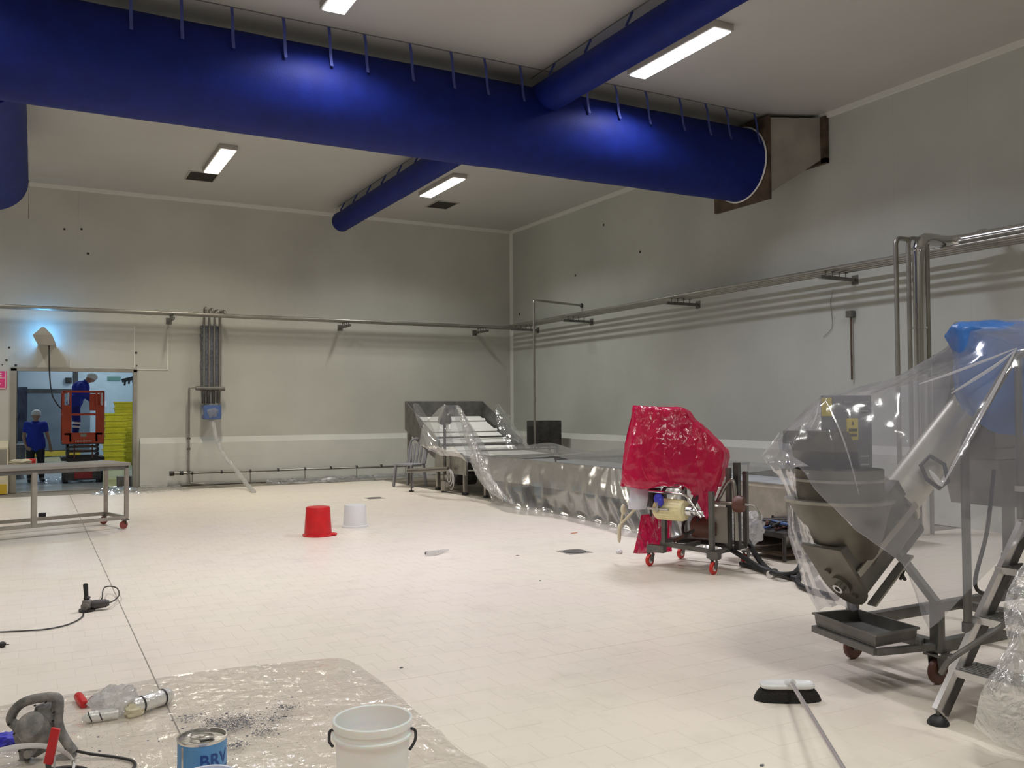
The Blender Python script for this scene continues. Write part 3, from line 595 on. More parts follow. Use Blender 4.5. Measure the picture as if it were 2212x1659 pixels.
for y in (15.0, 16.25):
    for x in (IX0, IX1): build('leg', MB().box((x-.035, y-.035, .03), (x+.035, y+.035, .4), .005), M['steel'], t); build('foot', MB().lathe([(.07, 0), (.06, .03), (.02, .045)], (x, y, 0), 12, cap=True), M['black'], t)
for y in (17.9,):
    for x in (IX0+.05, IX1-.05): build('leg', MB().box((x-.04, y-.04, 0), (x+.04, y+.04, 1.25)), M['steel'], t)
build('cross_bar', MB().bar((IX0, 16.2, .86), (IX1, 16.2, .86), .05, .04), M['dsteel'], t); build('cross_bar', MB().bar((IX0, 16.75, 1.0), (IX1, 16.75, 1.0), .04, .04), M['dsteel'], t)
q = Yp(968, 900, 15.6)
build('control_post', MB().tube([(7.02, 15.7, .34), (7.02, 15.7, 1.32)], .028, 10), M['dsteel'], t)
build('control_head', MB().lathe([(.015, .40), (.06, .36), (.13, .12), (.135, .04), (.06, 0)], (7.02, 15.7, 1.28), 18, cap=True), M['dsteel'], t)
build('gearbox', MB().box((6.92, 15.5, .02), (7.05, 15.68, .22), .02).box((6.94, 15.42, .10), (7.03, 15.5, .2), .02), M['galv'], t)
build('drive_motor', MB().cyl((7.2, 15.6, .25), (7.6, 15.6, .25), .13).cyl((7.16, 15.6, .25), (7.2, 15.6, .25), .1), M['dark'], t)
mb = MB()
for k, (r_, dz) in enumerate(((.13, 0), (.17, -.03), (.20, -.08))): mb.tube([(6.98+.02*k, 15.42+.5*r_*math.cos(a)*1.3, .32+dz+r_*math.sin(a)*.9) for a in np.linspace(0, 2*PI, 25)[:-1]], .008, 6, closed=True)
build('coiled_cable', mb, M['white'], t)
t = thing('side_rail_table', 'low roller rail sticking out left of the incline conveyor on thin legs', 'table', (6.75, 15.45, 0))
a, b = (6.42, 16.1, .40), (7.0, 15.5, .45)
build('rail', MB().bar(a, b, .10, .08), M['steel'], t); build('rail_slot', MB().bar((6.38, 16.06, .40), (6.96, 15.46, .45), .012, .03), M['dsteel'], t)
for x, y in ((6.47, 16.05), (6.94, 15.57)): build('leg', MB().cyl((x, y, 0.02), (x, y, .40), .015, seg=8), M['dsteel'], t); build('foot', MB().cyl((x, y, 0), (x, y, .02), .05, seg=12), M['black'], t)
# black box on a stand near the right wall
t = thing('black_cabinet', 'black film wrapped cabinet on a stand by the thin hooked pipe', 'cabinet', (10.2, 17.2, 0))
q0, q1 = Yp(1152, 965, 17.2), Yp(1203, 908, 17.2)
build('body', MB().box((q0[0], 17.0, q0[2]), (q1[0], 17.5, q1[2]), .02), M['dark'], t); build('side_lug', MB().box((q0[0]-.05, 17.1, q0[2]+.12), (q0[0]+.01, 17.4, q1[2]-.12), .02).box((q1[0]-.01, 17.1, q0[2]+.3), (q1[0]+.05, 17.4, q1[2]-.1), .02), M['black'], t)
build('stand', MB().box((q0[0]+.05, 17.05, 0), (q0[0]+.1, 17.1, q0[2])).box((q1[0]-.1, 17.05, 0), (q1[0]-.05, 17.1, q0[2])).box((q0[0]+.05, 17.4, 0), (q0[0]+.1, 17.45, q0[2])).box((q1[0]-.1, 17.4, 0), (q1[0]-.05, 17.45, q0[2])), M['dsteel'], t)
# films over tank
def drape(name, rows, label, m='film', **k):
    mb = loft(rows, **k)
    for v in mb.bm.verts: v.co.z = max(v.co.z, .004)
    return tag(build(name, mb, M[m], ang=35), label, 'film')
top = [Xp(x, y, TX-.06) for x, y in ((1036, 984), (1100, 989), (1200, 999), (1300, 1009), (1345, 1013), (1450, 1024), (1560, 1036))]
hem = [Zp(x, y, .02) for x, y in ((1062, 1082), (1120, 1098), (1200, 1107), (1310, 1131), (1400, 1156), (1470, 1172), (1560, 1190))]
hem2 = [Zp(x, y, .015) for x, y in ((1050, 1090), (1105, 1108), (1195, 1118), (1300, 1144), (1390, 1168), (1470, 1186), (1560, 1206))]
mid = [a*.5+np.array(b)*.5+np.array([-.05-.05*(i % 2), 0, 0]) for i, (a, b) in enumerate(zip(top, hem))]
drape('tank_side_film', [top, mid, hem, hem2], 'clear film skirt hanging over the side of the long conveyor tank down to floor', m='tfilm', nu=150, nv=36, amp=.02, sc=3., fold=.022, fsc=17, hemflat=True)
r0 = [np.array([TX-.06, y, TZ+.04+(.08 if abs(y-11.9) < .4 or abs(y-14.6) < .3 else 0)]) for y in (14.65, 13.8, 12.8, 11.9, 11., 10., 9., 8.2)]
r1 = [p+np.array([.85, 0, .03]) for p in r0]; r2 = [p+np.array([1.75, .05, .05]) for p in r0]; r3 = [p+np.array([2.0, .05, -.3]) for p in r0]
drape('tank_top_film', [r0, r1, r2, r3], 'clear film stretched over the top of the long conveyor tank', m='tfilm', nu=80, nv=30, amp=.015, sc=3)
A = lambda L, d=None: [Dp(*p) for p in L]
drape('tent_film', [A([(950, 880, 16.4), (962, 875, 16.2), (976, 875, 16.2), (989, 876, 16.2)]),
  A([(915, 918, 17.), (948, 915, 16.2), (985, 915, 16.0), (1008, 905, 16.6)]), A([(905, 960, 16.8), (950, 965, 16.0), (1000, 960, 15.8), (1040, 950, 16.8)]),
  A([(950, 985, 16.3), (985, 985, 15.9), (1015, 1000, 15.6), (1060, 985, 16.5)])], 'clear film tent over the control post of the incline conveyor', m='film2', nu=30, nv=40, amp=.015, sc=4, fold=.015, fsc=3, sharp=.8)
drape('hanging_film_fold', [A([(985, 876, 16.1), (990, 875, 16.1), (996, 880, 16.1)]), A([(1000, 930, 15.9), (1010, 925, 15.8), (1022, 930, 15.9)]), A([(1015, 980, 15.7), (1030, 978, 15.5), (1045, 985, 15.6)]),
  A([(1030, 1030, 15.2), (1050, 1025, 15.1), (1068, 1035, 15.2)]), A([(1062, 1068, 14.7), (1082, 1065, 14.6), (1095, 1078, 14.6)]), [Zp(1095, 1086, .03), Zp(1108, 1088, .05), Zp(1125, 1095, .03)]],
  'thick gathered fold of clear film falling from the control post to the floor', m='bag', nu=16, nv=60, amp=.03, sc=7, fold=.03, fsc=2.5)
drape('incline_side_film', [A([(1070, 871, 18.4), (1078, 873, 18.5), (1083, 880, 18.7)]), A([(1072, 900, 18.1), (1085, 895, 18.2), (1100, 900, 18.4)]), A([(1078, 930, 17.8), (1095, 925, 17.9), (1118, 925, 18.2)]),
  A([(1090, 955, 17.6), (1110, 950, 17.6), (1140, 955, 17.9)]), A([(1100, 972, 17.4), (1125, 970, 17.4), (1155, 972, 17.6)])], 'shiny clear film hanging over the right flank of the incline conveyor', nu=30, nv=50, amp=.05, sc=6)
drape('incline_left_film', [A([(891, 872, 18.0), (897, 871, 18.0), (905, 873, 18.0)]), A([(900, 905, 17.4), (912, 905, 17.4), (925, 903, 17.5)]), A([(915, 940, 16.9), (928, 938, 16.9), (940, 935, 17.)]), A([(925, 975, 16.6), (935, 972, 16.6), (948, 965, 16.6)])],
  'clear film hanging over the left side guard of the incline conveyor', nu=16, nv=30, amp=.02, sc=5)

# plastic chair
t = thing('plastic_chair', 'grey plastic armless chair standing left of the incline conveyor', 'chair', (6.86, 17.1, 0))
CHM = Matrix.Translation((6.86, 17.1, 0)) @ Matrix.Scale(1.05, 4) @ Matrix.Rotation(R(-60), 4, 'Z')
def cm(): return MB(CHM)
build('seat', cm().box((-.22, -.22, .42), (.22, .22, .45), .015), M['chairm'], t)
for sx_ in (-1, 1):
    for sy in (-1, 1): build('leg', cm().bar((sx_*.23, sy*.22, 0), (sx_*.19, sy*.19, .43), .05, .035), M['chairm'], t)
mb = cm()
for k in range(5): x = -.17+.085*k; mb.bar((x, .20, .44), (x*1.05, .29, .86-.03*abs(k-2)), .045, .014)
build('back_slats', mb, M['chairm'], t)
build('back_frame', cm().tube([(-.21, .20, .44), (-.225, .26, .70), (-.20, .30, .88), (-.1, .31, .93), (.1, .31, .93), (.20, .30, .88), (.225, .26, .70), (.21, .20, .44)], .022, 8), M['chairm'], t)

# ================================================================== PINK COVERED CART
OC = Vector((5.521, 7.265, 0)); E1 = Vector((.351, -.937, 0)).normalized(); E2 = Vector((E1.y*-1, E1.x, 0))
CM = Matrix(((E1.x, E2.x, 0, OC.x), (E1.y, E2.y, 0, OC.y), (0, 0, 1, 0), (0, 0, 0, 1)))
def K(): return MB(CM)
t = thing('roller_cart', 'wheeled steel machine cart with cream roller under a pink plastic bag', 'cart', OC+E1*.35+E2*.25)
for u, v in ((0, 0), (.71, 0), (.02, .58), (.73, .62)):
    fk = build('caster', K().box((u-.035, v-.035, .135), (u+.035, v+.035, .15)).bar((u-.025, v, .13), (u-.025, v-.03, .055), .008, .05).bar((u+.025, v, .13), (u+.025, v-.03, .055), .008, .05), M['dsteel'], t)
    build('wheel', K().lathe([(.03, -.014), (.055, -.016), (.06, 0), (.055, .016), (.03, .014)], (u, v-.03, .06), 20, (1, 0, 0), True), M['wheelred'], fk); build('hub', K().cyl((u-.018, v-.03, .06), (u+.018, v-.03, .06), .03), M['white'], fk)
build('base_rail', K().bar((-.03, 0, .18), (.16, 0, .18), .07, .07), M['dsteel'], t); build('base_rail', K().bar((.64, 0, .18), (.76, 0, .18), .07, .07), M['dsteel'], t)
build('base_rail', K().bar((.1, .04, .23), (.7, .04, .20), .04, .04), M['dsteel'], t)
for a, b in (((.1, .04, .23), (.04, .58, .24)), ((.7, .04, .2), (.73, .6, .2)), ((.04, .58, .24), (.73, .6, .22)), ((.35, .04, .22), (.38, .58, .24))): build('base_rail', K().bar(a, b, .04, .04), M['dsteel'], t)
for (u, v, h0, h1) in ((.13, .04, .2, .74), (.66, .04, .2, .78), (.72, .28, .2, 1.0), (.75, .58, .2, .95), (.06, .56, .2, .9)): build('post', K().bar((u, v, h0), (u, v, h1), .045, .045), M['dsteel'], t)
build('tall_post', K().box((.76, .30, .2), (.81, .36, 1.05)), M['dark'], t)
build('machine_head', K().box((.08, .08, .78), (.50, .40, .92), .03).prism([(.02, .10, .9), (.02, .36, .9), (.02, .30, 1.50), (.02, .14, 1.50)], (.30, 0, 0)), M['dsteel'], t)
build('side_plate', K().bar((.66, .20, .27), (.66, .20, .62), .02, .16), M['galv'], t)
build('drive_motor', K().cyl((.38, .22, .40), (.60, .22, .40), .11).cyl((.60, .22, .40), (.63, .22, .40), .07), M['brown'], t); build('motor_bracket', K().bar((.2, .1, .25), (.45, .2, .42), .05, .03), M['brown'], t)
rl = build('roller', K().lathe([(.03, 0), (.093, .006), (.10, .02), (.10, .30), (.093, .32), (.03, .33)], (.16, -.14, .60), 40, (1, 0, 0), True), M['cream'], t)
mb = K()
for k in range(20): a = 2*PI*k/20; mb.bar((.18, -.14+.101*math.cos(a), .60+.101*math.sin(a)), (.45, -.14+.101*math.cos(a), .60+.101*math.sin(a)), .006, .006)
build('ribs', mb, M['cream'], rl)
build('shaft', K().cyl((.49, -.14, .60), (.56, -.14, .60), .05).cyl((.56, -.14, .60), (.66, -.14, .59), .022).cyl((.58, -.14, .60), (.60, -.14, .60), .04), M['chrome'], t)
build('arm', K().bar((.52, -.12, .60), (.5, .10, .80), .05, .03), M['dark'], t); build('arm', K().bar((.12, -.14, .60), (.12, .10, .80), .03, .02), M['dark'], t); build('guard_bar', K().bar((.10, -.16, .52), (.06, -.1, .76), .02, .06), M['dark'], t)
build('top_rod', K().tube([(.06, -.10, .83), (.42, -.10, .82)], .014, 10).cyl((.04, -.10, .83), (.065, -.10, .83), .028).cyl((.40, -.10, .82), (.43, -.10, .82), .028), M['chrome'], t)
build('bent_rod', K().tube(elbow([(-.08, -.16, .77), (.50, -.16, .76), (.60, -.16, .62), (.66, -.16, .55)], .06), .012, 10).cyl((-.10, -.16, .77), (-.085, -.16, .77), .035), M['chrome'], t)
build('scraper_rod', K().tube([(.13, -.26, .61), (.36, -.26, .61)], .012, 8).tube([(.24, -.26, .58), (.24, -.26, .74)], .012, 8).cyl((.24, -.275, .61), (.24, -.245, .61), .022), M['steel'], t)
build('blue_rag', MB(CM).ell((.24, -.24, .71), (.05, .04, .055), 10).ell((.27, -.25, .68), (.03, .03, .045), 8), M['glove'], t)
build('black_cover', K().box((-.03, -.05, .60), (.06, .10, .78), .01), M['dark'], t)
build('gearbox', K().lathe([(.03, -.05), (.075, -.045), (.085, 0), (.07, .05), (.03, .055)], (.87, .20, .66), 18, (1, .1, 0), True), M['brown'], t)
build('bent_pipe', K().tube(spline([(.60, .25, .64), (.72, .25, .85), (.80, .24, .83), (.82, .24, .3)], 6), .02, 10).tube([(.93, .2, .66), (1.02, .22, .65), (1.07, .22, .58), (1.07, .22, .52)], .011, 8).cyl((.58, .2, .66), (.80, .2, .66), .018), M['psteel'], t)
mb = K().tube(spline([(.3, .2, .52), (.28, .15, .40), (.33, .1, .34), (.42, .12, .38), (.46, .15, .5)], 6), .014, 8); build('hose', mb, M['black'], t)
build('lever', K().tube([(-.12, .0, .62), (-.32, -.06, .40), (-.35, -.06, .28)], .014, 8).ell((-.345, -.06, .30), (.022, .022, .10), 10).ell((-.30, -.05, .55), (.028, .028, .055), 10).tube([(-.30, -.05, .55), (-.33, -.05, .40)], .012, 8), M['foam'], t)
tag(build('white_bag', loft([A([(1362, 1050, 8.85), (1380, 1052, 8.8), (1400, 1053, 8.85)]), A([(1358, 1080, 8.8), (1378, 1078, 8.75), (1399, 1078, 8.8)]), A([(1356, 1100, 8.85), (1375, 1101, 8.8), (1396, 1100, 8.85)])], 16, 16, .012, 8), M['paper'], ang=60), 'pale lilac plastic sheet hanging at the left of the roller cart', 'sheet')
# pink bag: closed hood, opening at the bottom
lev = [(876, 1369, 1392, .10), (884, 1366, 1478, .16), (912, 1363, 1503, .22), (945, 1357, 1545, .28), (975, 1350, 1574, .32), (1010, 1344, 1569, .34), (1040, 1341, 1562, .34)]
rings = []
def ringpt(y, xl, xr, hd, a, dy=0):
    c_ = (xl+xr)/2; hw = (xr-xl)/2; s_ = math.sin(a); c2 = math.cos(a); ex = .62
    px = c_-hw*math.copysign(abs(c2)**ex, c2); dp = 8.95-hd*math.copysign(abs(s_)**ex, s_)
    return Dp(px, y+dy, dp)
ang_ = [2*PI*k/24 for k in range(25)]
R0 = [Dp(1380+ (40 if k < 0 else 0), 880, 8.95) for k in range(25)]
for y, xl, xr, hd in lev: rings.append([ringpt(y, xl, xr, hd, a, 0) for a in ang_])
low = []
hemf = [(1340, 1052), (1372, 1053), (1405, 1049), (1445, 1045), (1488, 1050), (1508, 1082), (1526, 1124), (1546, 1084), (1562, 1046)]
for k, a in enumerate(ang_):
    s_ = math.sin(a); c2 = math.cos(a); dp = 8.95-.34*math.copysign(abs(s_)**.75, s_)
    if k <= 12:
        t_ = k/12*8; i_ = min(int(t_), 7); f_ = t_-i_; px = hemf[i_][0]*(1-f_)+hemf[i_+1][0]*f_; py = hemf[i_][1]*(1-f_)+hemf[i_+1][1]*f_
    else: px = 1451-111*math.copysign(abs(c2)**.75, c2); py = 1050
    low.append(Dp(px, py, dp))
rings.append(low)
mb = loft(rings, 140, 110, .02, 3.2, fold=.024, fsc=5, sharp=.55)
cp0 = V(Dp(1450, 965, 8.95))
for v in mb.bm.verts:
    q_ = Vector((v.co.x*5, v.co.y*5, v.co.z*2.2))+Vector((5, 1, 2)); low_ = max(0, min(1, (1.15-v.co.z)/.3)); n_ = abs(noise.noise(q_))+low_*.5*abs(noise.noise(v.co*13))
    v.co += (v.co-cp0).normalized()*(.010-.035*n_)
c0 = [v for v in mb.bm.verts]
bmesh.ops.remove_doubles(mb.bm, verts=mb.bm.verts, dist=.0005)
tag(build('pink_bag', mb, M['pink'], ang=24), 'crumpled magenta pink plastic bag pulled over the top of the roller cart', 'bag')
drape('pink_sheet', [A([(1385, 1112, 9.1), (1415, 1110, 9.15), (1452, 1112, 9.2)]), A([(1378, 1155, 9.05), (1410, 1155, 9.1), (1450, 1152, 9.2)]), A([(1367, 1194, 8.98), (1388, 1200, 9.0), (1408, 1190, 9.08), (1452, 1190, 9.15)][:4]) if False else A([(1367, 1195, 8.98), (1395, 1196, 9.05), (1452, 1191, 9.15)])],
  'pink plastic sheet hanging low behind the left legs of the roller cart', m='pink', nu=30, nv=30, amp=.02, sc=4)
# clear bundle, hoses, tangle
tag(build('film_bundle', blob(Dp(1608, 1145, 9.3)+np.array([0, 0, .02]), (.16, .2, .17), .35, 6, 8), M['bag'], ang=22), 'crumpled ball of clear film behind the right side of the roller cart', 'film')
def hose(pts, r, lb, m='black', cat='hose', nm='hose'): return tag(build(nm, MB().tube(spline(pts, 8), r, 8), M[m]), lb, cat)
Z = Zp
hose([Dp(1462, 1168, 9.1), Dp(1510, 1170, 9.0), Dp(1560, 1178, 8.9), Z(1600, 1200, .16), Z(1640, 1225, .06), Z(1690, 1242, .03), Z(1726, 1252, .03)], .026, 'thick black hose running from the roller cart along the floor to the hopper machine')
hose([Z(1600, 1217, .03), Z(1640, 1228, .03), Z(1680, 1240, .06), Z(1715, 1238, .05), Z(1728, 1222, .06)], .024, 'thick black hose lying on the floor under the other hoses')
hose([Z(1617, 1170, .22), Z(1630, 1195, .16), Z(1650, 1222, .06), Z(1672, 1240, .03)], .028, 'short bent black hose rising beside the crumpled ball of film')
hose([Z(1728, 1240, .03), Z(1722, 1252, .03), Z(1728, 1264, .03), Z(1745, 1272, .03), Z(1775, 1282, .03), Z(1810, 1290, .03)], .024, 'black hose end curling under the edge of the machine film')
t = thing('hose_coupling', 'chrome hose coupling lying on the floor at the end of the hoses', 'coupling', Z(1668, 1240))
p = V(Z(1668, 1239, .035)); build('collar', MB().cyl(p+Vector((-.05, -.02, 0)), p+Vector((.03, .01, 0)), .035), M['chrome'], t); build('clamp', MB().cyl(p+Vector((.035, .012, 0)), p+Vector((.055, .02, 0)), .042), M['dsteel'], t)
t = thing('cable_trolley', 'low steel trolley heaped with black cables beside the hopper machine', 'trolley', Z(1675, 1200))
a = V(Z(1640, 1205)); 
build('deck', MB().box((a.x, a.y-.35, .26), (a.x+.75, a.y+.25, .30), .01), M['dark'], t); build('under_tray', MB().box((a.x+.02, a.y-.33, .05), (a.x+.73, a.y+.23, .08), .01), M['rust'], t)
for dx in (.04, .70):
    for dy in (-.32, .2): build('leg', MB().cyl((a.x+dx, a.y+dy, 0), (a.x+dx, a.y+dy, .26), .02, seg=8), M['dark'], t)
for dx, dy in ((.28, .1), (.62, -.1)): build('stake', MB().cyl((a.x+dx, a.y+dy, .3), (a.x+dx+.02, a.y+dy, .42), .012, seg=8), M['black'], t)
random.seed(3)
for k in range(12):
    pts = [(a.x+random.uniform(0, .7), a.y+random.uniform(-.34, .2), .31+random.uniform(0, .08)) for _ in range(5)]
    hose(pts, random.choice((.008, .012, .018)), 'black cable in the heap on the low steel trolley', m=random.choice(('black', 'black', 'dark', 'bluebox', 'brown')), cat='cable', nm='cable')['group'] = 'cables heaped on the trolley'

# ================================================================== HOPPER MACHINE WITH SCREW CONVEYOR
t = thing('hopper_machine', 'steel hopper with inclined screw conveyor on a wheeled frame under clear film', 'machine', (4.9, 3.67, 0))
FX0, FX1, FY0, FY1 = 4.60, 6.9, 3.37, 3.97
for y, z in ((FY0, .215), (FY1, .235)): build('frame_beam', MB().bar((FX0, y, z), (FX1, y, z), .06, .07, bev=.006), M['dsteel'], t)
for x in (FX0, 5.7, FX1): build('frame_beam', MB().bar((x, FY0, .22), (x, FY1, .22), .06, .06, bev=.006), M['dsteel'], t)
build('post', MB().box((FX0-.03, FY0-.03, .18), (FX0+.03, FY0+.03, .47), .005), M['dsteel'], t); build('post', MB().box((FX0-.03, FY1-.03, .18), (FX0+.03, FY1+.03, .52), .005), M['dsteel'], t)
build('post', MB().box((6.2, FY0-.03, .2), (6.26, FY0+.03, 1.35)).box((6.2, FY1-.03, .2), (6.26, FY1+.03, 1.35)).bar((5.3, FY1, 1.3), (6.2, FY1, 1.3), .05).bar((5.3, FY0+.1, 1.3), (6.2, FY0, 1.3), .05), M['dsteel'], t)
for x, y in ((FX0, FY0), (FX0, FY1), (FX1-.1, FY0), (FX1-.1, FY1)):
    c_ = build('caster', MB().box((x-.055, y-.055, .165), (x+.055, y+.055, .178)).prism([(x-.045, y-.034, .165), (x+.045, y-.034, .165), (x+.02, y-.034, .06), (x-.03, y-.034, .06)], (0, .006, 0)).prism([(x-.045, y+.028, .165), (x+.045, y+.028, .165), (x+.02, y+.028, .06), (x-.03, y+.028, .06)], (0, .006, 0)), M['dsteel'], t)
    build('wheel', MB().lathe([(.02, -.02), (.065, -.022), (.075, -.012), (.075, .012), (.065, .022), (.02, .02)], (x, y, .075), 24, (0, 1, 0), True), M['brown'], c_)
    for dx, dy in ((-.045, -.045), (.045, -.045), (.045, .045), (-.045, .045)): build('bolt', MB().cyl((x+dx, y+dy, .178), (x+dx, y+dy, .19), .008, seg=6), M['chrome'], c_)
# tray
TC = [Zp(x, y, .345) for x, y in ((1758, 1325), (1851, 1317), (1983, 1356), (1892, 1373))]
tr = thing('drip_tray', 'shallow steel drip tray hung on the frame under the hopper nose', 'tray', (4.27, 3.6, .25)); 
cx, cy = sum(p[0] for p in TC)/4, sum(p[1] for p in TC)/4
def inset(k, z): return [(cx+(p[0]-cx)*k, cy+(p[1]-cy)*k, z) for p in TC]
build('tray_body', MB().rings([inset(1.04, .338), inset(1.04, .35), inset(.97, .35), inset(.93, .29), inset(.93, .275), inset(.965, .29), inset(.985, .338)], cap=False), M['dsteel'], tr)
build('tray_floor', MB().rings([inset(.95, .277), inset(.95, .286)]), M['dsteel'], tr)
build('tray_support', MB().bar(inset(1, .255)[0], inset(1, .255)[3], .035, .035).bar(inset(1, .255)[3], (FX0, FY0, .215), .035, .035).bar(inset(1.0, .255)[1], inset(1.0, .255)[2], .03, .03).bar(inset(1, .255)[0], inset(1, .255)[1], .03, .03).bar(inset(1, .255)[2], (FX0, FY0+.1, .23), .03, .03), M['dsteel'], t)
# screw trough
AX = Vector((.788, 0, .616)); AN = Vector((-.616, 0, .788)); P0 = Vector((4.14, 3.67, .62))
def TP(s, y, n): return P0+AX*s+AN*n+Vector((0, y, 0))
sec = [(-.13, .20), (-.13, -.06)]+[(-.13*math.cos(a), -.06-.15*math.sin(a)) for a in np.linspace(0, PI, 12)][1:-1]+[(.13, -.06), (.13, .20)]
build('trough', MB().rings([[TP(s, y, n) for y, n in sec] for s in (0.01, .62)]), M['dsteel'], t)
pl = [(-.145, .22), (-.145, -.06)]+[(-.145*math.cos(a), -.06-.17*math.sin(a)) for a in np.linspace(0, PI, 12)][1:-1]+[(.145, -.06), (.145, .22)]
build('end_plate', MB().rings([[TP(s, y, n) for y, n in pl] for s in (-.012, .01)]), M['mach'], t)
build('bearing', MB().cyl(TP(-.012, 0, -.06), TP(-.03, 0, -.06), .06), M['mach'], t); build('bearing_ring', MB().lathe([(.018, 0), (.032, 0), (.032, .03), (.018, .03)], TP(-.06, 0, -.06), 20, tuple(AX)), M['chrome'], t); build('end_bolt', MB().cyl(TP(-.012, -.05, -.14), TP(-.03, -.05, -.14), .018), M['mach'], t); build('end_bolt', MB().cyl(TP(-.012, .05, .03), TP(-.03, .05, .03), .018), M['mach'], t)
build('trough_flange', MB().bar(TP(.01, -.145, .02), TP(.62, -.165, .02), .012, .04).bar(TP(.01, .165, .02), TP(.62, .165, .02), .012, .04).bar(TP(0, -.12, -.215), TP(.42, -.12, -.215), .06, .012), M['steel'], t)
build('latch', MB().bar(TP(.3, -.12, -.22), TP(.3, -.12, -.30), .02, .012).bar(TP(.27, -.12, -.27), TP(.33, -.12, -.25), .012, .012), M['dark'], t)
build('screw_tube', MB().cyl(TP(.60, 0, 0), TP(1.62, 0, 0), .125, seg=32).cyl(TP(.60, 0, 0), TP(.63, 0, 0), .16, seg=32).cyl(TP(1.58, 0, 0), TP(1.62, 0, 0), .16, seg=32), M['belt'] if False else mat('matt_steel_tube', (.72, .68, .58), .35, .3), t)
lo_ = [TP(.84, -.12, .13), TP(.80, -.15, .06), TP(.83, -.17, -.04), TP(.92, -.17, -.06), TP(.98, -.15, .02), TP(.94, -.12, .12)]
build('grip_handle', MB().tube(lo_, .013, 8, closed=True), M['dark'], t)
build('discharge_head', MB().box((5.30, 3.45, 1.25), (5.72, 3.90, 1.95), .04).prism([(5.35, 3.47, 1.25), (5.68, 3.47, 1.25), (5.60, 3.47, .95), (5.45, 3.47, .95)], (0, .40, 0)), M['dsteel'], t)
build('screw_motor', MB().cyl(TP(.52, .05, -.27), TP(.72, .05, -.27), .065), M['dark'], t)
build('brace', MB().bar(TP(.5, 0, -.2), (FX0, FY1, .5), .04, .04).bar(TP(.45, 0, -.2), (FX0, FY0, .46), .04, .04).bar(TP(1.5, .1, -.1), (6.2, FY1, 1.1), .04, .04), M['dsteel'], t)
# hopper
HC = Vector((4.15, 3.67, 0)); 
ang_c = [2*PI*k/36 for k in range(36)]
rs = []
for k in range(9):
    f_ = k/8; rr = .29*(1-f_)+.14*f_; cx_ = 4.15+.09*f_; zz = 1.05-.37*f_
    rs.append([(cx_+rr*math.cos(a), 3.67+rr*math.sin(a), zz) for a in ang_c])
hp = build('hopper_cone', MB().rings(rs, False), M['mach'], t)
build('hopper_cylinder', MB().lathe([(.25, 1.05), (.25, 1.235), (.243, 1.235), (.243, 1.05)], HC, 36), M['mach'], t)
build('hopper_rim', MB().lathe([(.285, 1.04), (.305, 1.045), (.305, 1.062), (.25, 1.064)], HC, 36), M['steel'], t); build('hopper_band', MB().lathe([(.25, 1.165), (.272, 1.168), (.272, 1.182), (.25, 1.185)], HC, 36), M['steel'], t)
a1 = [(3.95, 3.90, 1.455), (3.98, 3.56, 1.455), (4.07, 3.52, 1.455), (4.14, 3.72, 1.455), (4.08, 3.92, 1.455)]
a2 = [(3.93, 3.89, 1.34), (3.99, 3.55, 1.34), (4.12, 3.50, 1.34), (4.2, 3.72, 1.34), (4.10, 3.90, 1.33)]
a3 = [(4.06, 3.78, 1.235), (4.08, 3.62, 1.235), (4.20, 3.56, 1.235), (4.30, 3.68, 1.235), (4.20, 3.80, 1.235)]
build('charging_hood', MB().rings([a1, a2, a3]), M['mach'], t, ang=10)
cb = build('control_box', MB().box((4.20, 3.74, 1.19), (4.53, 3.84, 1.665), .006), mat('grey_cabinet', (.21, .21, .22), .45, .2), t)
mb = MB()
for z in (1.62, 1.565, 1.29, 1.24):
    for x in (4.28, 4.42): mb.box((x, 3.735, z), (x+.075, 3.741, z+.008))
build('vent_slots', mb, M['pole'], cb)
for c1, sd in (((4.355, 3.738, 1.46), 0), ((4.197, 3.79, 1.60), 1)):
    mb = MB(); mi = MB()
    if sd == 0:
        mb.box((c1[0]-.048, c1[1]-.002, c1[2]-.065), (c1[0]+.048, c1[1]+.002, c1[2]+.065)); y = c1[1]-.004
        for z in (-.035, -.005): 
            for k in range(7): mi.box((c1[0]-.036+.0105*k, y-.001, c1[2]+z-.009), (c1[0]-.029+.0105*k, y, c1[2]+z+.009))
        mi.prism([(c1[0]-.012, y, c1[2]+.025), (c1[0]+.012, y, c1[2]+.025), (c1[0], y, c1[2]+.05)], (0, -.001, 0))
    else:
        mb.box((c1[0]-.002, c1[1]-.038, c1[2]-.06), (c1[0]+.002, c1[1]+.038, c1[2]+.05))
        mi.box((c1[0]-.004, c1[1]-.03, c1[2]+.028), (c1[0]-.003, c1[1]+.03, c1[2]+.032))
    s_ = build('warning_sticker', mb, M['sticker'], cb)
    if sd == 0: build('sticker_print', mi, M['ink'], cb)
build('box_bracket', MB().bar((4.3, 3.9, 1.2), (4.35, 3.8, .95), .04, .03).bar((4.45, 3.85, 1.2), TP(.5, .1, .2), .04, .03), M['dsteel'], t)
build('film_prop_cable', MB().tube(spline([(5.2, 3.4, 1.2), (5.0, 3.32, .85), (4.85, 3.3, .55), (5.05, 3.3, .5), (5.2, 3.35, .7)], 6), .012, 6), M['cable'], t)
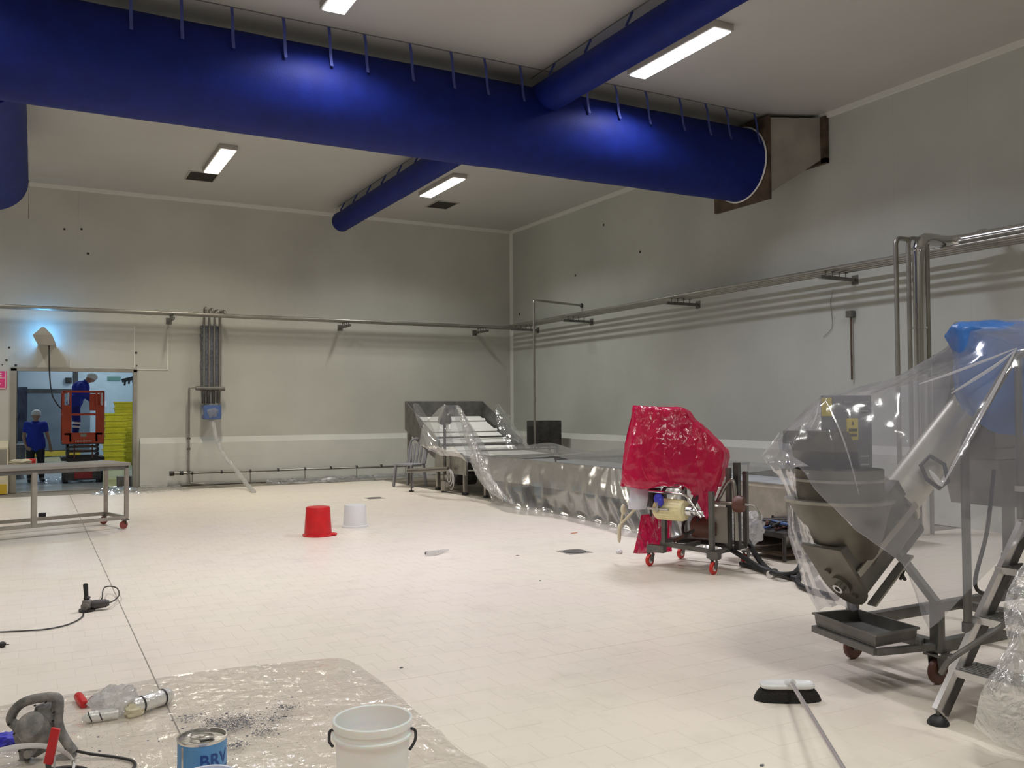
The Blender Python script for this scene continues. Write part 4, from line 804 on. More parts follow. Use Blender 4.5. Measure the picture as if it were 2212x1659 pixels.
# blue cover on the head
rows = [A([(2040, 722, 5.3), (2062, 700, 5.15), (2120, 694, 5.1), (2200, 696, 5.05), (2290, 700, 5.0)]), A([(2058, 770, 5.3), (2075, 745, 5.05), (2130, 740, 5.0), (2200, 745, 4.95), (2290, 745, 4.9)]),
        A([(2060, 850, 5.3), (2078, 840, 5.05), (2130, 845, 5.0), (2200, 850, 4.95), (2290, 850, 4.9)]), A([(2075, 880, 5.3), (2095, 895, 5.1), (2140, 930, 5.05), (2200, 940, 5.0), (2290, 940, 4.95)])]
bk = [A([(2075, 728, 5.55), (2080, 715, 5.7), (2130, 705, 5.75), (2210, 706, 5.75), (2300, 710, 5.7)])]
mb = loft(bk+rows, 36, 40, .02, 6); tag(build('blue_cover', mb, M['bluecover'], ang=30), 'blue plastic cover over discharge head of the hopper machine under clear film', 'cover')
# clear film over the machine
F1 = [A([(1700, 1010, 5.9), (1800, 1010, 5.9), (1960, 1000, 5.9), (2060, 1000, 5.9), (2140, 1000, 5.9), (2300, 1000, 5.8)]),
      A([(1690, 945, 5.75), (1780, 880, 5.75), (1938, 830, 5.8), (2048, 760, 5.8), (2075, 700, 5.8), (2300, 700, 5.8)]),
      A([(1686, 936, 5.5), (1772, 857, 5.45), (1935, 814, 5.4), (2048, 744, 5.35), (2062, 700, 5.2), (2290, 688, 5.1)]),
      A([(1682, 950, 5.15), (1782, 858, 4.95), (1950, 835, 4.9), (2085, 790, 4.75), (2195, 752, 4.58), (2300, 718, 4.5)]),
      A([(1690, 985, 5.05), (1790, 930, 4.84), (1930, 930, 4.78), (2060, 935, 4.6), (2140, 870, 4.5), (2290, 860, 4.45)]),
      A([(1722, 1005, 4.95), (1800, 1010, 4.80), (1925, 1020, 4.74), (2035, 1048, 4.48), (2120, 1000, 4.48), (2290, 980, 4.4)]),
      A([(1740, 1025, 4.88), (1810, 1085, 4.80), (1915, 1120, 4.76), (2020, 1150, 4.55), (2130, 1110, 4.46), (2270, 1060, 4.4)]),
      A([(1752, 1045, 4.86), (1830, 1130, 4.80), (1935, 1208, 4.76), (2002, 1275, 4.65), (2105, 1230, 4.5), (2240, 1120, 4.4)]),
      A([(1757, 1055, 4.86), (1840, 1142, 4.80), (1958, 1228, 4.78), (2004, 1362, 4.75), (2095, 1275, 4.5), (2222, 1150, 4.4)])]
mf_ = drape('machine_film', F1, 'large clear film sheet draped over the hopper machine and the ladder rail', m='film2', nu=130, nv=100, amp=.018, sc=2.6, sharp=.7)
for pts, r_ in ((((2196, 752, 4.55), (2150, 840, 4.50), (2090, 948, 4.46), (2035, 1050, 4.43)), .010), (((2196, 752, 4.55), (2130, 778, 4.62), (2050, 808, 4.72), (1985, 830, 4.85)), .008),
  (((2194, 756, 4.55), (2150, 790, 4.55), (2100, 822, 4.6), (2055, 850, 4.62)), .009), (((1783, 864, 4.93), (1812, 925, 4.82), (1835, 990, 4.79), (1856, 1070, 4.78)), .005), (((1768, 870, 4.95), (1762, 900, 4.9), (1750, 925, 4.88)), .005), (((1646, 984, 5.22), (1672, 952, 5.22), (1684, 934, 5.24)), .006), (((2035, 1050, 4.43), (2022, 1034, 4.46), (2008, 1016, 4.5)), .012)):
    q_ = spline([Dp(*a) for a in pts], 10); n_ = len(q_); build('pleat', MB().tube(q_, [r_*(.25+.75*math.sin(PI*min(.97, max(.03, i/(n_-1))))) for i in range(n_)], 6), M['pleat'], mf_)
drape('machine_film_flap', [A([(1645, 986, 5.25), (1668, 958, 5.3), (1700, 932, 5.35)]), A([(1664, 1012, 5.2), (1690, 1010, 5.15), (1718, 1005, 5.1)]), A([(1700, 1075, 5.25), (1712, 1075, 5.2), (1724, 1072, 5.15)]), A([(1702, 1150, 5.3), (1722, 1145, 5.25), (1748, 1150, 5.15)]),
  A([(1722, 1220, 5.4), (1752, 1215, 5.35), (1785, 1218, 5.2)]), A([(1745, 1285, 5.5), (1775, 1275, 5.45), (1818, 1262, 5.3)]), A([(1765, 1322, 5.55), (1800, 1310, 5.5), (1852, 1318, 5.4)])],
  'long clear film flap hanging to the left of the steel hopper', m='film2', nu=30, nv=80, amp=.02, sc=5, fold=.012, fsc=2)

# ================================================================== STEP LADDER
t = thing('step_ladder', 'aluminium mobile step ladder with ribbed treads and black rubber foot', 'ladder', (4.4, 2.75, 0))
S0 = Vector((4.02, 0, .06)); SD = Vector((.70, 0, .84)).normalized()
for y in (2.95, 2.42):
    p = S0+Vector((0, y, 0)); q = p+SD*1.35
    build('stringer', MB().bar(p, q, .028, .075, up=(1, 0, 0)), M['pole'], t); build('stringer_web', MB().bar(p+Vector((.035, -.004, -.012)), q+Vector((.035, -.004, -.012)), .03, .05, up=(1, 0, 0)), M['dark'], t)
    ft = build('rubber_foot', MB().lathe([(.052, 0), (.052, .012), (.035, .035), (.02, .045)], (4.02, y, 0), 20, cap=True), M['black'], t); build('foot_stem', MB().cyl((4.02, y, .045), (4.02, y, .075), .01), M['dsteel'], ft)
for z in (.26, .50, .74, .98):
    xx = S0.x+SD.x*(z-.06)/SD.z
    tr_ = build('tread', MB().box((xx-.05, 2.42, z-.015), (xx+.17, 2.97, z+.0), .003).box((xx-.055, 2.42, z-.035), (xx-.045, 2.97, z)), M['pole'], t)
    mb = MB()
    for k in range(8): mb.box((xx-.04+.026*k, 2.44, z), (xx-.033+.026*k, 2.95, z+.003))
    build('tread_ribs', mb, M['dsteel'], tr_)
build('rear_leg', MB().bar((5.1, 2.95, .08), (4.85, 2.95, 1.15), .04).bar((5.1, 2.42, .08), (4.85, 2.42, 1.15), .04), M['pole'], t)
build('handrail', MB().tube(elbow([(4.30, 2.97, .44), (4.30, 2.97, 1.42), (4.73, 2.95, 1.88), (5.6, 2.95, 1.9)], .08), .022, 12).tube([(4.30, 2.97, .42), (4.30, 2.97, .47)], .03, 12), M['dsteel'], t)
build('handrail', MB().tube([(4.74, 2.95, .98), (4.74, 2.95, 1.88)], .02, 12), M['dsteel'], t)
build('platform', MB().box((4.72, 2.42, 1.13), (5.6, 2.97, 1.16)), M['pole'], t)
build('back_support', MB().bar((5.58, 2.95, 0), (5.58, 2.95, 1.15), .04).bar((5.58, 2.42, 0), (5.58, 2.42, 1.15), .04), M['pole'], t)
hose([Dp(2032, 1455, 4.42), Dp(2050, 1428, 4.4), Dp(2090, 1400, 4.38), Dp(2130, 1375, 4.35), Dp(2165, 1352, 4.33), Dp(2180, 1335, 4.3)], .014, 'grey rubber hose hanging across the ladder treads', m='dsteel')
drape('ladder_film', [A([(2300, 1200, 4.3), (2260, 1190, 4.3), (2215, 1215, 4.25), (2192, 1245, 4.2)]), A([(2290, 1300, 4.1), (2250, 1290, 4.05), (2200, 1300, 4.05), (2166, 1312, 4.1)]), A([(2290, 1400, 4.0), (2240, 1390, 3.95), (2200, 1390, 3.9), (2176, 1400, 3.95)]),
  A([(2290, 1500, 3.95), (2230, 1490, 3.8), (2160, 1492, 3.8), (2118, 1500, 3.9)]), [Zp(2300, 1640, .03), Zp(2220, 1625, .04), Zp(2150, 1605, .05), Zp(2102, 1570, .08)]],
  'hazy clear film heaped over the right side of the step ladder at the picture edge', m='bag', nu=60, nv=70, amp=.02, sc=4, sharp=.85)

# ================================================================== SMALL THINGS ON THE FLOOR
def bucket(c, h, r1, r2, m, nm, lb, inv=True, handle=None):
    t = thing(nm, lb, 'bucket', c); c = V(c)
    prof = [(r2*.96, h), (r2, h-.012), (r1, .03), (r1+.02, .025), (r1+.02, .0), (r1-.006, 0), (r2-.006, h-.02), (0.001, h-.02)] if inv else None
    build('shell', MB().lathe([(0.001, h)]+prof, c, 40), m, t); return t
p = Zp(687, 1157); t = bucket(p, .365, .172, .150, M['red'], 'red_bucket', 'red plastic bucket standing upside down on the tiled floor')
build('spout', MB().ell(V(p)+Vector((.172, -.09, .02)), (.05, .05, .02), 14), M['red'], t)
p = Zp(767, 1138); t = bucket(p, .30, .160, .145, M['white'], 'white_bucket', 'white plastic bucket standing upside down on the floor behind the red one')
# foreground white bucket
bx, by, _ = Dp(805, 1548, 3.52); BH = .38
t = thing('open_bucket', 'tall open white plastic bucket standing on film in the foreground', 'bucket', (bx, by, 0))
build('shell', MB().lathe([(0.001, .006), (.125, .006), (.146, BH-.004), (.151, BH), (.156, BH-.004), (.156, BH-.03), (.150, BH-.034), (.150, BH-.055), (.158, BH-.058), (.158, BH-.066), (.146, BH-.068), (.131, .01), (.128, 0), (0.001, 0)], (bx, by, 0), 56), M['wbucket'], t)
rt_ = Vector(RT); rt_.z = 0; fw_ = Vector((FW[0], FW[1], 0)).normalized(); c_ = Vector((bx, by, 0))
hp_ = []
for k in range(21):
    a = PI*k/20; hp_.append(c_+rt_*(-.160*math.cos(a))+fw_*(.158*math.sin(a))*1.0+Vector((0, 0, BH-.072-.05*math.sin(a))))
hs = [c_-rt_*.150+Vector((0, 0, BH-.05)), c_-rt_*.168+Vector((0, 0, BH-.055)), c_-rt_*.168-fw_*.02+Vector((0, 0, BH-.085)), c_-rt_*.150-fw_*.04+Vector((0, 0, BH-.10))]
hr = [c_+rt_*.150+Vector((0, 0, BH-.045)), c_+rt_*.168+Vector((0, 0, BH-.055)), c_+rt_*.170-fw_*.02+Vector((0, 0, BH-.085)), c_+rt_*.150-fw_*.04+Vector((0, 0, BH-.115))]
build('bail_handle', MB().tube(spline(hs, 5), .006, 8).tube(spline(hr, 5), .006, 8), M['cable'], t)
# blue can
kx, ky, _ = Dp(437, 1592, 3.82); KH = .2; KR = .101
t = thing('paint_can', 'light blue tin can with shiny ring pull lid and dark blue lettering', 'can', (kx, ky, 0))
build('label', MB().lathe([(KR, .012), (KR, KH-.012)], (kx, ky, 0), 48), M['cblue'], t)
build('tin_body', MB().lathe([(0.001, 0), (KR+.002, 0), (KR+.002, .01), (KR-.001, .014), (KR-.001, KH-.014), (KR+.003, KH-.008), (KR+.003, KH), (KR-.004, KH), (KR-.006, KH-.012), (0.001, KH-.012)], (kx, ky, 0), 48), M['tin'], t)
tb = Vector((kx, ky, KH-.008)); build('lid_tab', MB().box(tb+rt_*.02+Vector((-.03, -.02, 0)), tb+rt_*.02+Vector((.03, .02, .006)), .002).tube([tb+rt_*.05*math.cos(a)+fw_*.035*math.sin(a)+Vector((0, 0, .006)) for a in np.linspace(0, 2*PI, 17)[:-1]], .003, 6, closed=True), M['tin'], t)
def wrap(c, r, a0, z0):
    def f_(v): 
        a = a0+v.x/r; d = -fw_*math.cos(a)+rt_*math.sin(a); return Vector((c[0], c[1], z0+v.y))+d*(r+v.z+.0012)
    return f_
build('lettering', text_mb('BRV', .075, wrap((kx, ky), KR, .22, .098), .0006), M['cblue2'], t, smooth=False)
build('label_band', MB().lathe([(KR+.0008, .078), (KR+.0008, .083)], (kx, ky, 0), 48), M['cblue2'], t)
d_ = -fw_*math.cos(-.55)+rt_*math.sin(-.55); build('seam', MB().bar(tb*1+d_*(KR+.0005)-Vector((0, 0, .01)), Vector((kx, ky, .01))+d_*(KR+.0005), .012, .002, up=tuple(d_)), M['tin'], t)
# white tub in front of the can
ux, uy, _ = Dp(448, 1690, 3.55); t = thing('white_tub', 'round white tub with rim cut by the bottom picture edge in front of the can', 'tub', (ux, uy, 0))
build('shell', MB().lathe([(.001, .005), (.095, .005), (.108, .135), (.114, .138), (.114, .128), (.106, .12), (.095, 0), (.001, 0)], (ux, uy, 0), 40), mat('lilac_white_plastic', (.72, .74, .86), .4), t)
# black tub and white hoop at bottom left
gx, gy, _ = Dp(118, 1700, 3.55); t = thing('black_tub', 'black round mixing tub at bottom left picture edge', 'tub', (gx, gy, 0))
build('shell', MB().lathe([(.001, .005), (.115, .005), (.128, .125), (.134, .13), (.134, .12), (.126, .11), (.112, 0), (.001, 0)], (gx, gy, 0), 36), M['dark'], t)
hc = V(Dp(38, 1668, 3.42)); hr_ = []
for k in range(48):
    a = 2*PI*k/48; hr_.append(hc+rt_*.195*math.cos(a)+fw_*.185*math.sin(a)+Vector((0, 0, .03*math.sin(a)-.02*math.cos(a))))
mb = MB(); n_ = len(hr_)
mb.rings([[p+Vector((0, 0, .011)), p+(p-hc).normalized()*.007, p-Vector((0, 0, .011)), p-(p-hc).normalized()*.003] for p in hr_+[hr_[0]]], cap=False)
t = thing('white_hoop', 'white plastic lid hoop leaning over the black tub at bottom left', 'hoop', hc-Vector((0, 0, .1))); build('hoop_band', mb, M['white'], t)
build('hoop_seam', MB().box(hr_[4]+Vector((-.006, -.006, -.013)), hr_[4]+Vector((.006, .006, .013))), M['galv'], t)
for k in (10, 26, 42): build('prop_leg', MB().cyl(hr_[k], (hr_[k].x, hr_[k].y, 0), .004, seg=6), M['white'], t)
# two-handle mixer (front plane faces the camera)
mx, my, _ = Zp(92, 1640); MO = Vector((mx, my, 0)); 
def mp(px, py): # place points on an upright plane through MO facing the camera
    d = ray(px, py); n = np.array(fw_); k = ((np.array(MO)-C0) @ n)/(d @ n); return V(C0+d*k)
t = thing('hand_mixer', 'dusty grey two handled power mixer standing on the floor film', 'tool', MO)
th = .05
def slab(pts, thk, m, nm, closed_poly=True, parent=t, dy=0.):
    a = [mp(*p)-fw_*(thk/2)+fw_*dy for p in pts]; return build(nm, MB().rings([a, [p+fw_*thk for p in a]]), m, parent, ang=50)
hl = [(38, 1548), (22, 1566), (16, 1558), (24, 1535), (45, 1515), (72, 1505), (105, 1503), (128, 1505), (128, 1520), (124, 1545)]
mb = MB(); pts = [mp(*p) for p in ((42, 1585), (36, 1570), (24, 1556), (28, 1540), (42, 1523), (62, 1513), (85, 1508), (110, 1506), (125, 1509), (127, 1530), (125, 1555), (131, 1580), (145, 1605), (160, 1625))]
mb.tube(spline(pts, 4), [.022]*(4*13+1), 10); build('handle_frame', mb, M['conc'], t)
mb = MB(); pts = [mp(*p) for p in ((120, 1515), (118, 1540), (110, 1560), (100, 1575))]; mb.tube(spline(pts, 4), .016, 8); build('inner_grip', mb, M['conc'], t)
build('motor_body', MB().lathe([(.03, .13), (.062, .11), (.070, .04), (.066, -.02), (.05, -.05), (.02, -.06)], mp(85, 1585), 22, tuple(-fw_*.6+Vector((0, 0, .5))), True), M['conc'], t)
build('motor_cap', MB().lathe([(.02, .06), (.05, .05), (.06, .02), (.06, -.05)], mp(95, 1552)+fw_*.03, 22, (0, 0, 1), True), M['conc'], t)
build('gear_nose', MB().cyl(mp(82, 1600)-fw_*.08, mp(82, 1600)-fw_*.02, .036).cyl(mp(84, 1612)-fw_*.10, mp(84, 1612)-fw_*.06, .018), M['conc'], t)
slab([(34, 1582), (60, 1572), (100, 1568), (118, 1580), (104, 1620), (82, 1632), (56, 1628), (40, 1605)], .05, M['conc'], 'side_shell')
mb = MB().tube([mp(50, 1612), mp(54, 1640)], .022, 10).ell(mp(54, 1647), (.035, .03, .028), 12).tube([mp(160, 1625), mp(140, 1636), mp(118, 1643), mp(104, 1640)], .022, 10); build('lower_frame', mb, M['conc'], t)
random.seed(9); mb = MB()
for px, py in ((105, 1513), (82, 1520), (38, 1546), (122, 1535), (25, 1561), (98, 1558), (77, 1565), (120, 1553), (66, 1578), (37, 1581), (145, 1615), (48, 1618), (47, 1648)): mb.cyl(mp(px, py)-fw_*.030, mp(px, py)-fw_*.021, .004, seg=8)
build('screws', mb, M['black'], t)
a = mp(165, 1622)
tag(build('mixer_cable', MB().tube(spline([a, mp(178, 1625), mp(198, 1629), mp(215, 1631)]+[Zp(x, y, .012) for x, y in ((240, 1634), (265, 1638), (285, 1643), (292, 1652), (286, 1662), (275, 1672))], 6), .007, 8), M['cable']), 'black cable running from the hand mixer over the floor film', 'cable')
t = thing('red_handle_tool', 'red handled tool standing upright in black tub', 'tool', (gx, gy, .02)); b0 = mp(106, 1645)-fw_*.5; b1 = mp(121, 1572)-fw_*.42
b0 = V(Dp(104, 1650, 3.5)); b1 = V(Dp(121, 1573, 3.5)); build('handle', MB().bar(b0, b1, .034, .014, up=tuple(fw_), bev=.003), M['red'], t); build('blade', MB().bar(b0, V((gx-.0, gy, .01)), .02, .006), M['dsteel'], t)
q = Zp(15, 1597, .03); tag(build('glove', blob(q, (.085, .05, .03), .5, 7, 2, 3), M['glove'], ang=30), 'crumpled dark blue rubber glove beside the hand mixer', 'glove')
# floor film
g = [[(-1.4, 5.55, .006), (-.13, 5.60, .008), (.80, 5.72, .006), (1.30, 5.68, .007), (1.72, 5.60, .006), (1.80, 5.45, .006)],
     [(-1.4, 5.0, .008), (-.1, 5.05, .015), (.8, 5.1, .008), (1.3, 5.05, .012), (1.7, 5.0, .015), (1.82, 4.95, .006)],
     [(-1.4, 4.4, .012), (-.1, 4.4, .008), (.8, 4.4, .012), (1.3, 4.35, .008), (1.65, 4.4, .02), (1.80, 4.4, .01)],
     [(-1.4, 3.7, .008), (-.1, 3.7, .01), (.8, 3.7, .01), (1.3, 3.7, .015), (1.6, 3.7, .03), (1.78, 3.7, .012)],
     [(-1.4, 2.6, .008), (-.1, 2.6, .01), (.8, 2.6, .01), (1.3, 2.6, .015), (1.7, 2.6, .03), (1.9, 2.6, .012)]]
mb = loft(g, 150, 120, .016, 4.5, seed=2)
for v in mb.bm.verts: v.co.z = max(.003, v.co.z-.004)
tag(build('floor_film', mb, M['ffilm'], ang=40), 'big thin clear film sheet spread over the tiles in the foreground', 'film')
# grit
random.seed(5); mb = MB()
for k in range(3400):
    if k < 1700: x, y = random.gauss(.90, .09), random.gauss(4.66, .07)
    elif k < 3000: q_ = random.choice(((1.12, 4.62), (1.02, 4.45), (.78, 4.55), (1.2, 4.75), (.72, 4.85), (.85, 4.35))); x, y = random.gauss(q_[0], .035), random.gauss(q_[1], .03)
    else: x, y = random.uniform(.2, 1.45), random.uniform(4.0, 5.2)
    s_ = random.uniform(.0012, .0028)*(2.6 if k % 23 == 0 else 1); z = .019+random.uniform(0, .003)
    pts = [(x+s_*random.uniform(.6, 1.3)*math.cos(a), y+s_*random.uniform(.6, 1.3)*math.sin(a), z) for a in (0, 1.3, 2.6, 4., 5.2)]
    mb.rings([pts, [(px, py, z+s_*.5) for px, py, _ in pts]])
tag(build('grit', mb, M['chip'], smooth=False), 'grey blue mixing grit and chips spilled over the floor film', 'grit', kind='stuff')
# foil packs and spatula
def fat(nm, p, q, r, m, lb, cat, parent=None): return None
t = thing('filler_pack', 'large shiny white foil filler pack with black print lying on the floor film', 'pack', Zp(325, 1525))
p, q = V(Zp(285, 1528, .048)), V(Zp(368, 1500, .048)); ax = (q-p).normalized()
build('foil_tube', MB().tube([p-ax*.01, p, p+ax*.02, q-ax*.02, q, q+ax*.015], [.012, .036, .043, .043, .030, .012], 20), mat('white_foil', (.80, .79, .76), .25, .35, bump=.6, bscale=25), t)
for f_ in (.22, .78):
    c2 = p.lerp(q, f_); build('print_band', MB().lathe([(.0438, -.006), (.0438, .006)], c2, 24, tuple(ax)), M['ink'], t)
mb = MB()
for k in range(4): a_ = .3+.35*k; n_ = (-fw_*math.cos(a_)+Vector((0, 0, 1))*math.sin(a_)); mb.bar(p.lerp(q, .3)+n_*.0437, p.lerp(q, .7)+n_*.0437, .003, .001, up=tuple(n_))
build('print_lines', mb, M['galv'], t)
t = thing('small_filler_pack', 'small white foil pack with two dark bands left of the crumpled bag', 'pack', Zp(205, 1545))
p, q = V(Zp(176, 1552, .032)), V(Zp(255, 1540, .032)); ax = (q-p).normalized()
build('foil_tube', MB().tube([p, p+ax*.02, p+ax*.04, q], [.008, .024, .029, .029], 18), mat('white_foil_small', (.78, .77, .74), .35, .2, bump=.6, bscale=25), t)
for f_ in (.24, .52): c2 = p.lerp(q, f_); build('print_band', MB().lathe([(.0298, -.003), (.0298, .003)], c2, 24, tuple((ax+Vector((0, 0, .4))).normalized())), M['ink'], t)
tag(build('crumpled_bag', blob(Zp(250, 1515, .07), (.10, .085, .07), .35, 6, 12, 4), M['bag'], ang=25), 'crumpled milky plastic bag lying between the two foil packs', 'bag')
q = Zp(288, 1533, .035); tag(build('foam_lump', blob(q, (.045, .04, .035), .3, 6, 6, 3), M['foam']), 'beige lump of foam sticking out of the crumpled milky bag', 'foam')
t = thing('putty_knife', 'putty knife with red handle lying at left end of the foil packs', 'knife', Zp(190, 1515))
p, q = V(Zp(168, 1502, .03)), V(Zp(182, 1522, .02)); build('handle', MB().tube([p, p.lerp(q, .1), p.lerp(q, .8), q], [.018, .024, .024, .02], 12), M['red'], t); build('blade', MB().bar(q, V(Zp(225, 1517, .012)), .03, .003), M['dsteel'], t)
tag(build('white_card', MB().rings([[Zp(x, y, z) for x, y, z in ((188, 1514, .02), (198, 1502, .05), (222, 1500, .06), (222, 1514, .02))], [V(Zp(x, y, z))+Vector((.004, -.004, -.002)) for x, y, z in ((188, 1514, .02), (198, 1502, .05), (222, 1500, .06), (222, 1514, .02))]]), M['paper']), 'small pale blue white card leaning against the crumpled milky bag', 'card')
# angle grinder
t = thing('angle_grinder', 'black angle grinder with upright side handle lying on the tiled floor', 'grinder', Zp(205, 1312))
g0, g1 = V(Zp(188, 1308, .045)), V(Zp(236, 1302, .05)); ga = (g1-g0).normalized()
build('motor_housing', MB().tube([g0+ga*.03, g0+ga*.06, g0+ga*.14, g1-ga*.03, g1], [.034, .037, .033, .031, .022], 16), M['dark'], t)
build('gear_head', MB().lathe([(.02, .05), (.036, .04), (.040, 0), (.030, -.03)], g0, 18, (0, 0, 1), True).cyl(g0-fw_*.045, g0, .030), M['conc'], t)
build('guard', MB().lathe([(.06, 0), (.062, -.012), (.058, -.012), (.056, -.003), (.01, -.003)], g0-Vector((0, 0, .026)), 24), M['dark'], t)
build('side_handle', MB().tube([g0+Vector((0, 0, .04)), g0+Vector((0, 0, .06)), g0+Vector((-.006, 0, .075)), g0+Vector((-.012, 0, .165)), g0+Vector((-.012, 0, .175))], [.010, .028, .016, .019, .014], 14), M['black'], t)
cb_ = [g1]+[Zp(x, y, z) for x, y, z in ((248, 1296, .04), (257, 1285, .05), (254, 1272, .06), (242, 1267, .06), (228, 1268, .06), (222, 1277, .06), (221, 1290, .05), (215, 1300, .02), (200, 1312, .01), (186, 1318, .008), (180, 1325, .008), (179, 1331, .008), (165, 1341, .008), (140, 1351, .008), (100, 1359, .008), (60, 1362, .008), (0, 1365, .008), (-60, 1368, .008))]
tag(build('grinder_cable', MB().tube(spline(cb_, 6), .0055, 6), M['cable']), 'thin black cable looping from angle grinder to the left picture edge', 'cable')
q = V(Zp(5, 1392, .02)); tag(build('rubber_stopper', MB().lathe([(.012, 0), (.022, .012), (.022, .03), (.010, .038)], (q.x, q.y, 0), 14, cap=True).cyl((q.x, q.y, .02), (q.x+.04, q.y-.02, .02), .003), M['black']), 'small black rubber stopper lying on the floor at the left picture edge', 'stopper')
# broom
bc = V(Zp(1704, 1515)); th_ = Vector((RT[0], RT[1], 0)); BD = (V(Zp(1768, 1517))-V(Zp(1640, 1517))).normalized(); BP = Vector((-BD.y, BD.x, 0))
BM = Matrix(((BD.x, BP.x, 0, bc.x), (BD.y, BP.y, 0, bc.y), (0, 0, 1, 0), (0, 0, 0, 1)))
t = thing('broom', 'broom with white head, black bristles and long metal handle', 'broom', bc)
def oval(hw, hd, z, n=40, ex=.35): return [(hw*math.copysign(abs(math.cos(2*PI*k/n))**ex, math.cos(2*PI*k/n)), .03+hd*math.copysign(abs(math.sin(2*PI*k/n))**ex, math.sin(2*PI*k/n)), z) for k in range(n)]
build('head', MB(BM).rings([oval(.140, .048, .068, ex=.5), oval(.146, .054, .074, ex=.5), oval(.146, .054, .086, ex=.5), oval(.138, .047, .094, ex=.5), oval(.126, .036, .088, ex=.5)]), M['white'], t)
build('socket', MB(BM).tube([(0, .03, .088), (.004, -.01, .105), (.01, -.045, .112)], .019, 12), M['white'], t)
def brush(hw, hd, z): return [(x*(1+.0), y+random.uniform(-.002, .002), zz) for x, y, zz in oval(hw, hd, z, 64, .8)]
build('bristles', MB(BM).rings([brush(.138, .046, .07), brush(.158, .056, .05), brush(.174, .068, .025), brush(.182, .074, .004), brush(.180, .072, .0)]), M['bristle'], t)
h0 = BM @ Vector((.008, -.02, .108)); h1 = V(Zp(1905, 1800, .30)); build('handle', MB().tube([h0, h1], .0115, 14), M['pole'], t)
# litter
t = thing('empty_film_tube', 'short crumpled clear wrapper lying on the floor in front of the buckets', 'wrapper', Zp(940, 1193))
build('wrapper', MB().tube([Zp(919, 1195, .03), Zp(940, 1194, .03), Zp(955, 1191, .02), Zp(970, 1188, .03)], [.022, .026, .02, .012], 8), M['bag'], t); build('cap', MB().cyl(Zp(918, 1195, .03), Zp(921, 1195, .03), .014), M['black'], t)
q = Zp(1338, 1192, .02); tag(build('paper_ball', blob(q, (.032, .032, .028), .25, 7, 3, 3), M['white'], ang=20), 'small crumpled white ball on floor left of the roller cart', 'litter')
q = Zp(1240, 1151, .004); tag(build('orange_speck', blob(q, (.045, .02, .004), .4, 7, 3, 2), mat('orange_bits', (.6, .22, .06), .7), ang=20), 'flat orange scrap on the floor left of the roller cart', 'litter')
for (x, y, s_), lb in zip(((867, 1442, .012), (1118, 1200, .02), (1167, 1254, .01), (1646, 1653, .012)), ('tiny dark crumb on the tiles near the corner of the floor film', 'thin grey crumb on the floor below the small floor drain', 'tiny black crumb in the middle of the tiled floor', 'tiny grey crumb on the tiles left of the broom handle')):
    q = Zp(x, y, .003); tag(build('crumb', blob(q, (s_, s_*.6, .004), .3, 6, x, 2), M['chip']), lb, 'litter')
# floor drains
for (x, y, hw, lb) in ((809, 1076, .15, 'dark square floor drain behind the white bucket'), (1241, 1192, .15, 'square floor drain with round steel cover in the middle of the floor')):
    c_ = Zp(x, y); t = thing('floor_drain', lb, 'drain', (c_[0], c_[1], 0)); build('frame', MB().box((c_[0]-hw, c_[1]-hw, -.01), (c_[0]+hw, c_[1]+hw, .003)), M['galv'], t)
    build('cover', MB().cyl((c_[0], c_[1], .002), (c_[0], c_[1], .007), hw*.80, seg=36), M['dsteel'], t); build('groove', MB().lathe([(hw*.80, .0035), (hw*.86, .0035)], (c_[0], c_[1], 0), 36), M['black'], t)

# ================================================================== TABLE AT THE LEFT
TO = Vector((1.17, 13.08, 0)); L1 = Vector((-.958, -.287, 0)); L2 = Vector((-.287, .958, 0))
TMx = Matrix(((L1.x, L2.x, 0, TO.x), (L1.y, L2.y, 0, TO.y), (0, 0, 1, 0), (0, 0, 0, 1)))
def TT(): return MB(TMx)
t = thing('steel_table', 'long steel worktable on castors standing in front of the doorway', 'table', TO+L1*1.3+L2*.38)
LN, DP = 2.9, .76
build('table_top', TT().box((-.02, -.02, .855), (LN, DP+.02, .895), .004), M['galv'], t)
build('top_frame', TT().box((0, 0, .80), (LN, .04, .856)).box((0, DP-.04, .80), (LN, DP, .856)).box((0, 0, .80), (.04, DP, .856)), M['dsteel'], t)
for u, v in ((.02, .02), (.02, DP-.02), (1.17, .02), (1.45, DP-.02), (2.6, .02), (2.85, DP-.02)): build('leg', TT().box((u-.03 if u > 1 else u-.022, v-.025, .14), (u+.03 if u > 1 else u+.022, v+.025, .82)), M['steel'], t)
build('lower_rail', TT().bar((0, .02, .15), (LN, .02, .15), .04, .045), M['steel'], t); build('lower_rail', TT().bar((0, DP-.02, .15), (LN, DP-.02, .15), .04, .045), M['steel'], t)
build('lower_rail', TT().bar((.02, 0, .15), (.02, DP, .15), .04, .045), M['steel'], t)
for u, v in ((.03, .03), (.03, DP-.03), (2.7, .03), (2.7, DP-.03)):
    c_ = build('caster', TT().box((u-.04, v-.04, .115), (u+.04, v+.04, .13)).bar((u, v-.02, .12), (u, v-.02, .06), .05, .006).bar((u, v+.02, .12), (u, v+.02, .06), .05, .006), M['dsteel'], t)
    build('wheel', TT().lathe([(.02, -.014), (.05, -.015), (.056, 0), (.05, .015), (.02, .014)], (u+.02, v, .056), 18, (0, 1, 0), True), M['tabwheel'], c_)
q = Zp(44, 998, .92); tag(build('beige_sponge', blob((q[0], q[1], .925), (.13, .06, .03), .25, 5, 1, 3), M['foam']), 'beige crumpled cloth lying on the steel table', 'cloth')
q = Zp(66, 997, .92); tag(build('red_tin', MB().cyl((q[0]-.05, q[1], .928), (q[0]+.06, q[1]-.02, .928), .032), M['red']), 'small dark red tin lying beside the beige cloth on the table', 'tin')
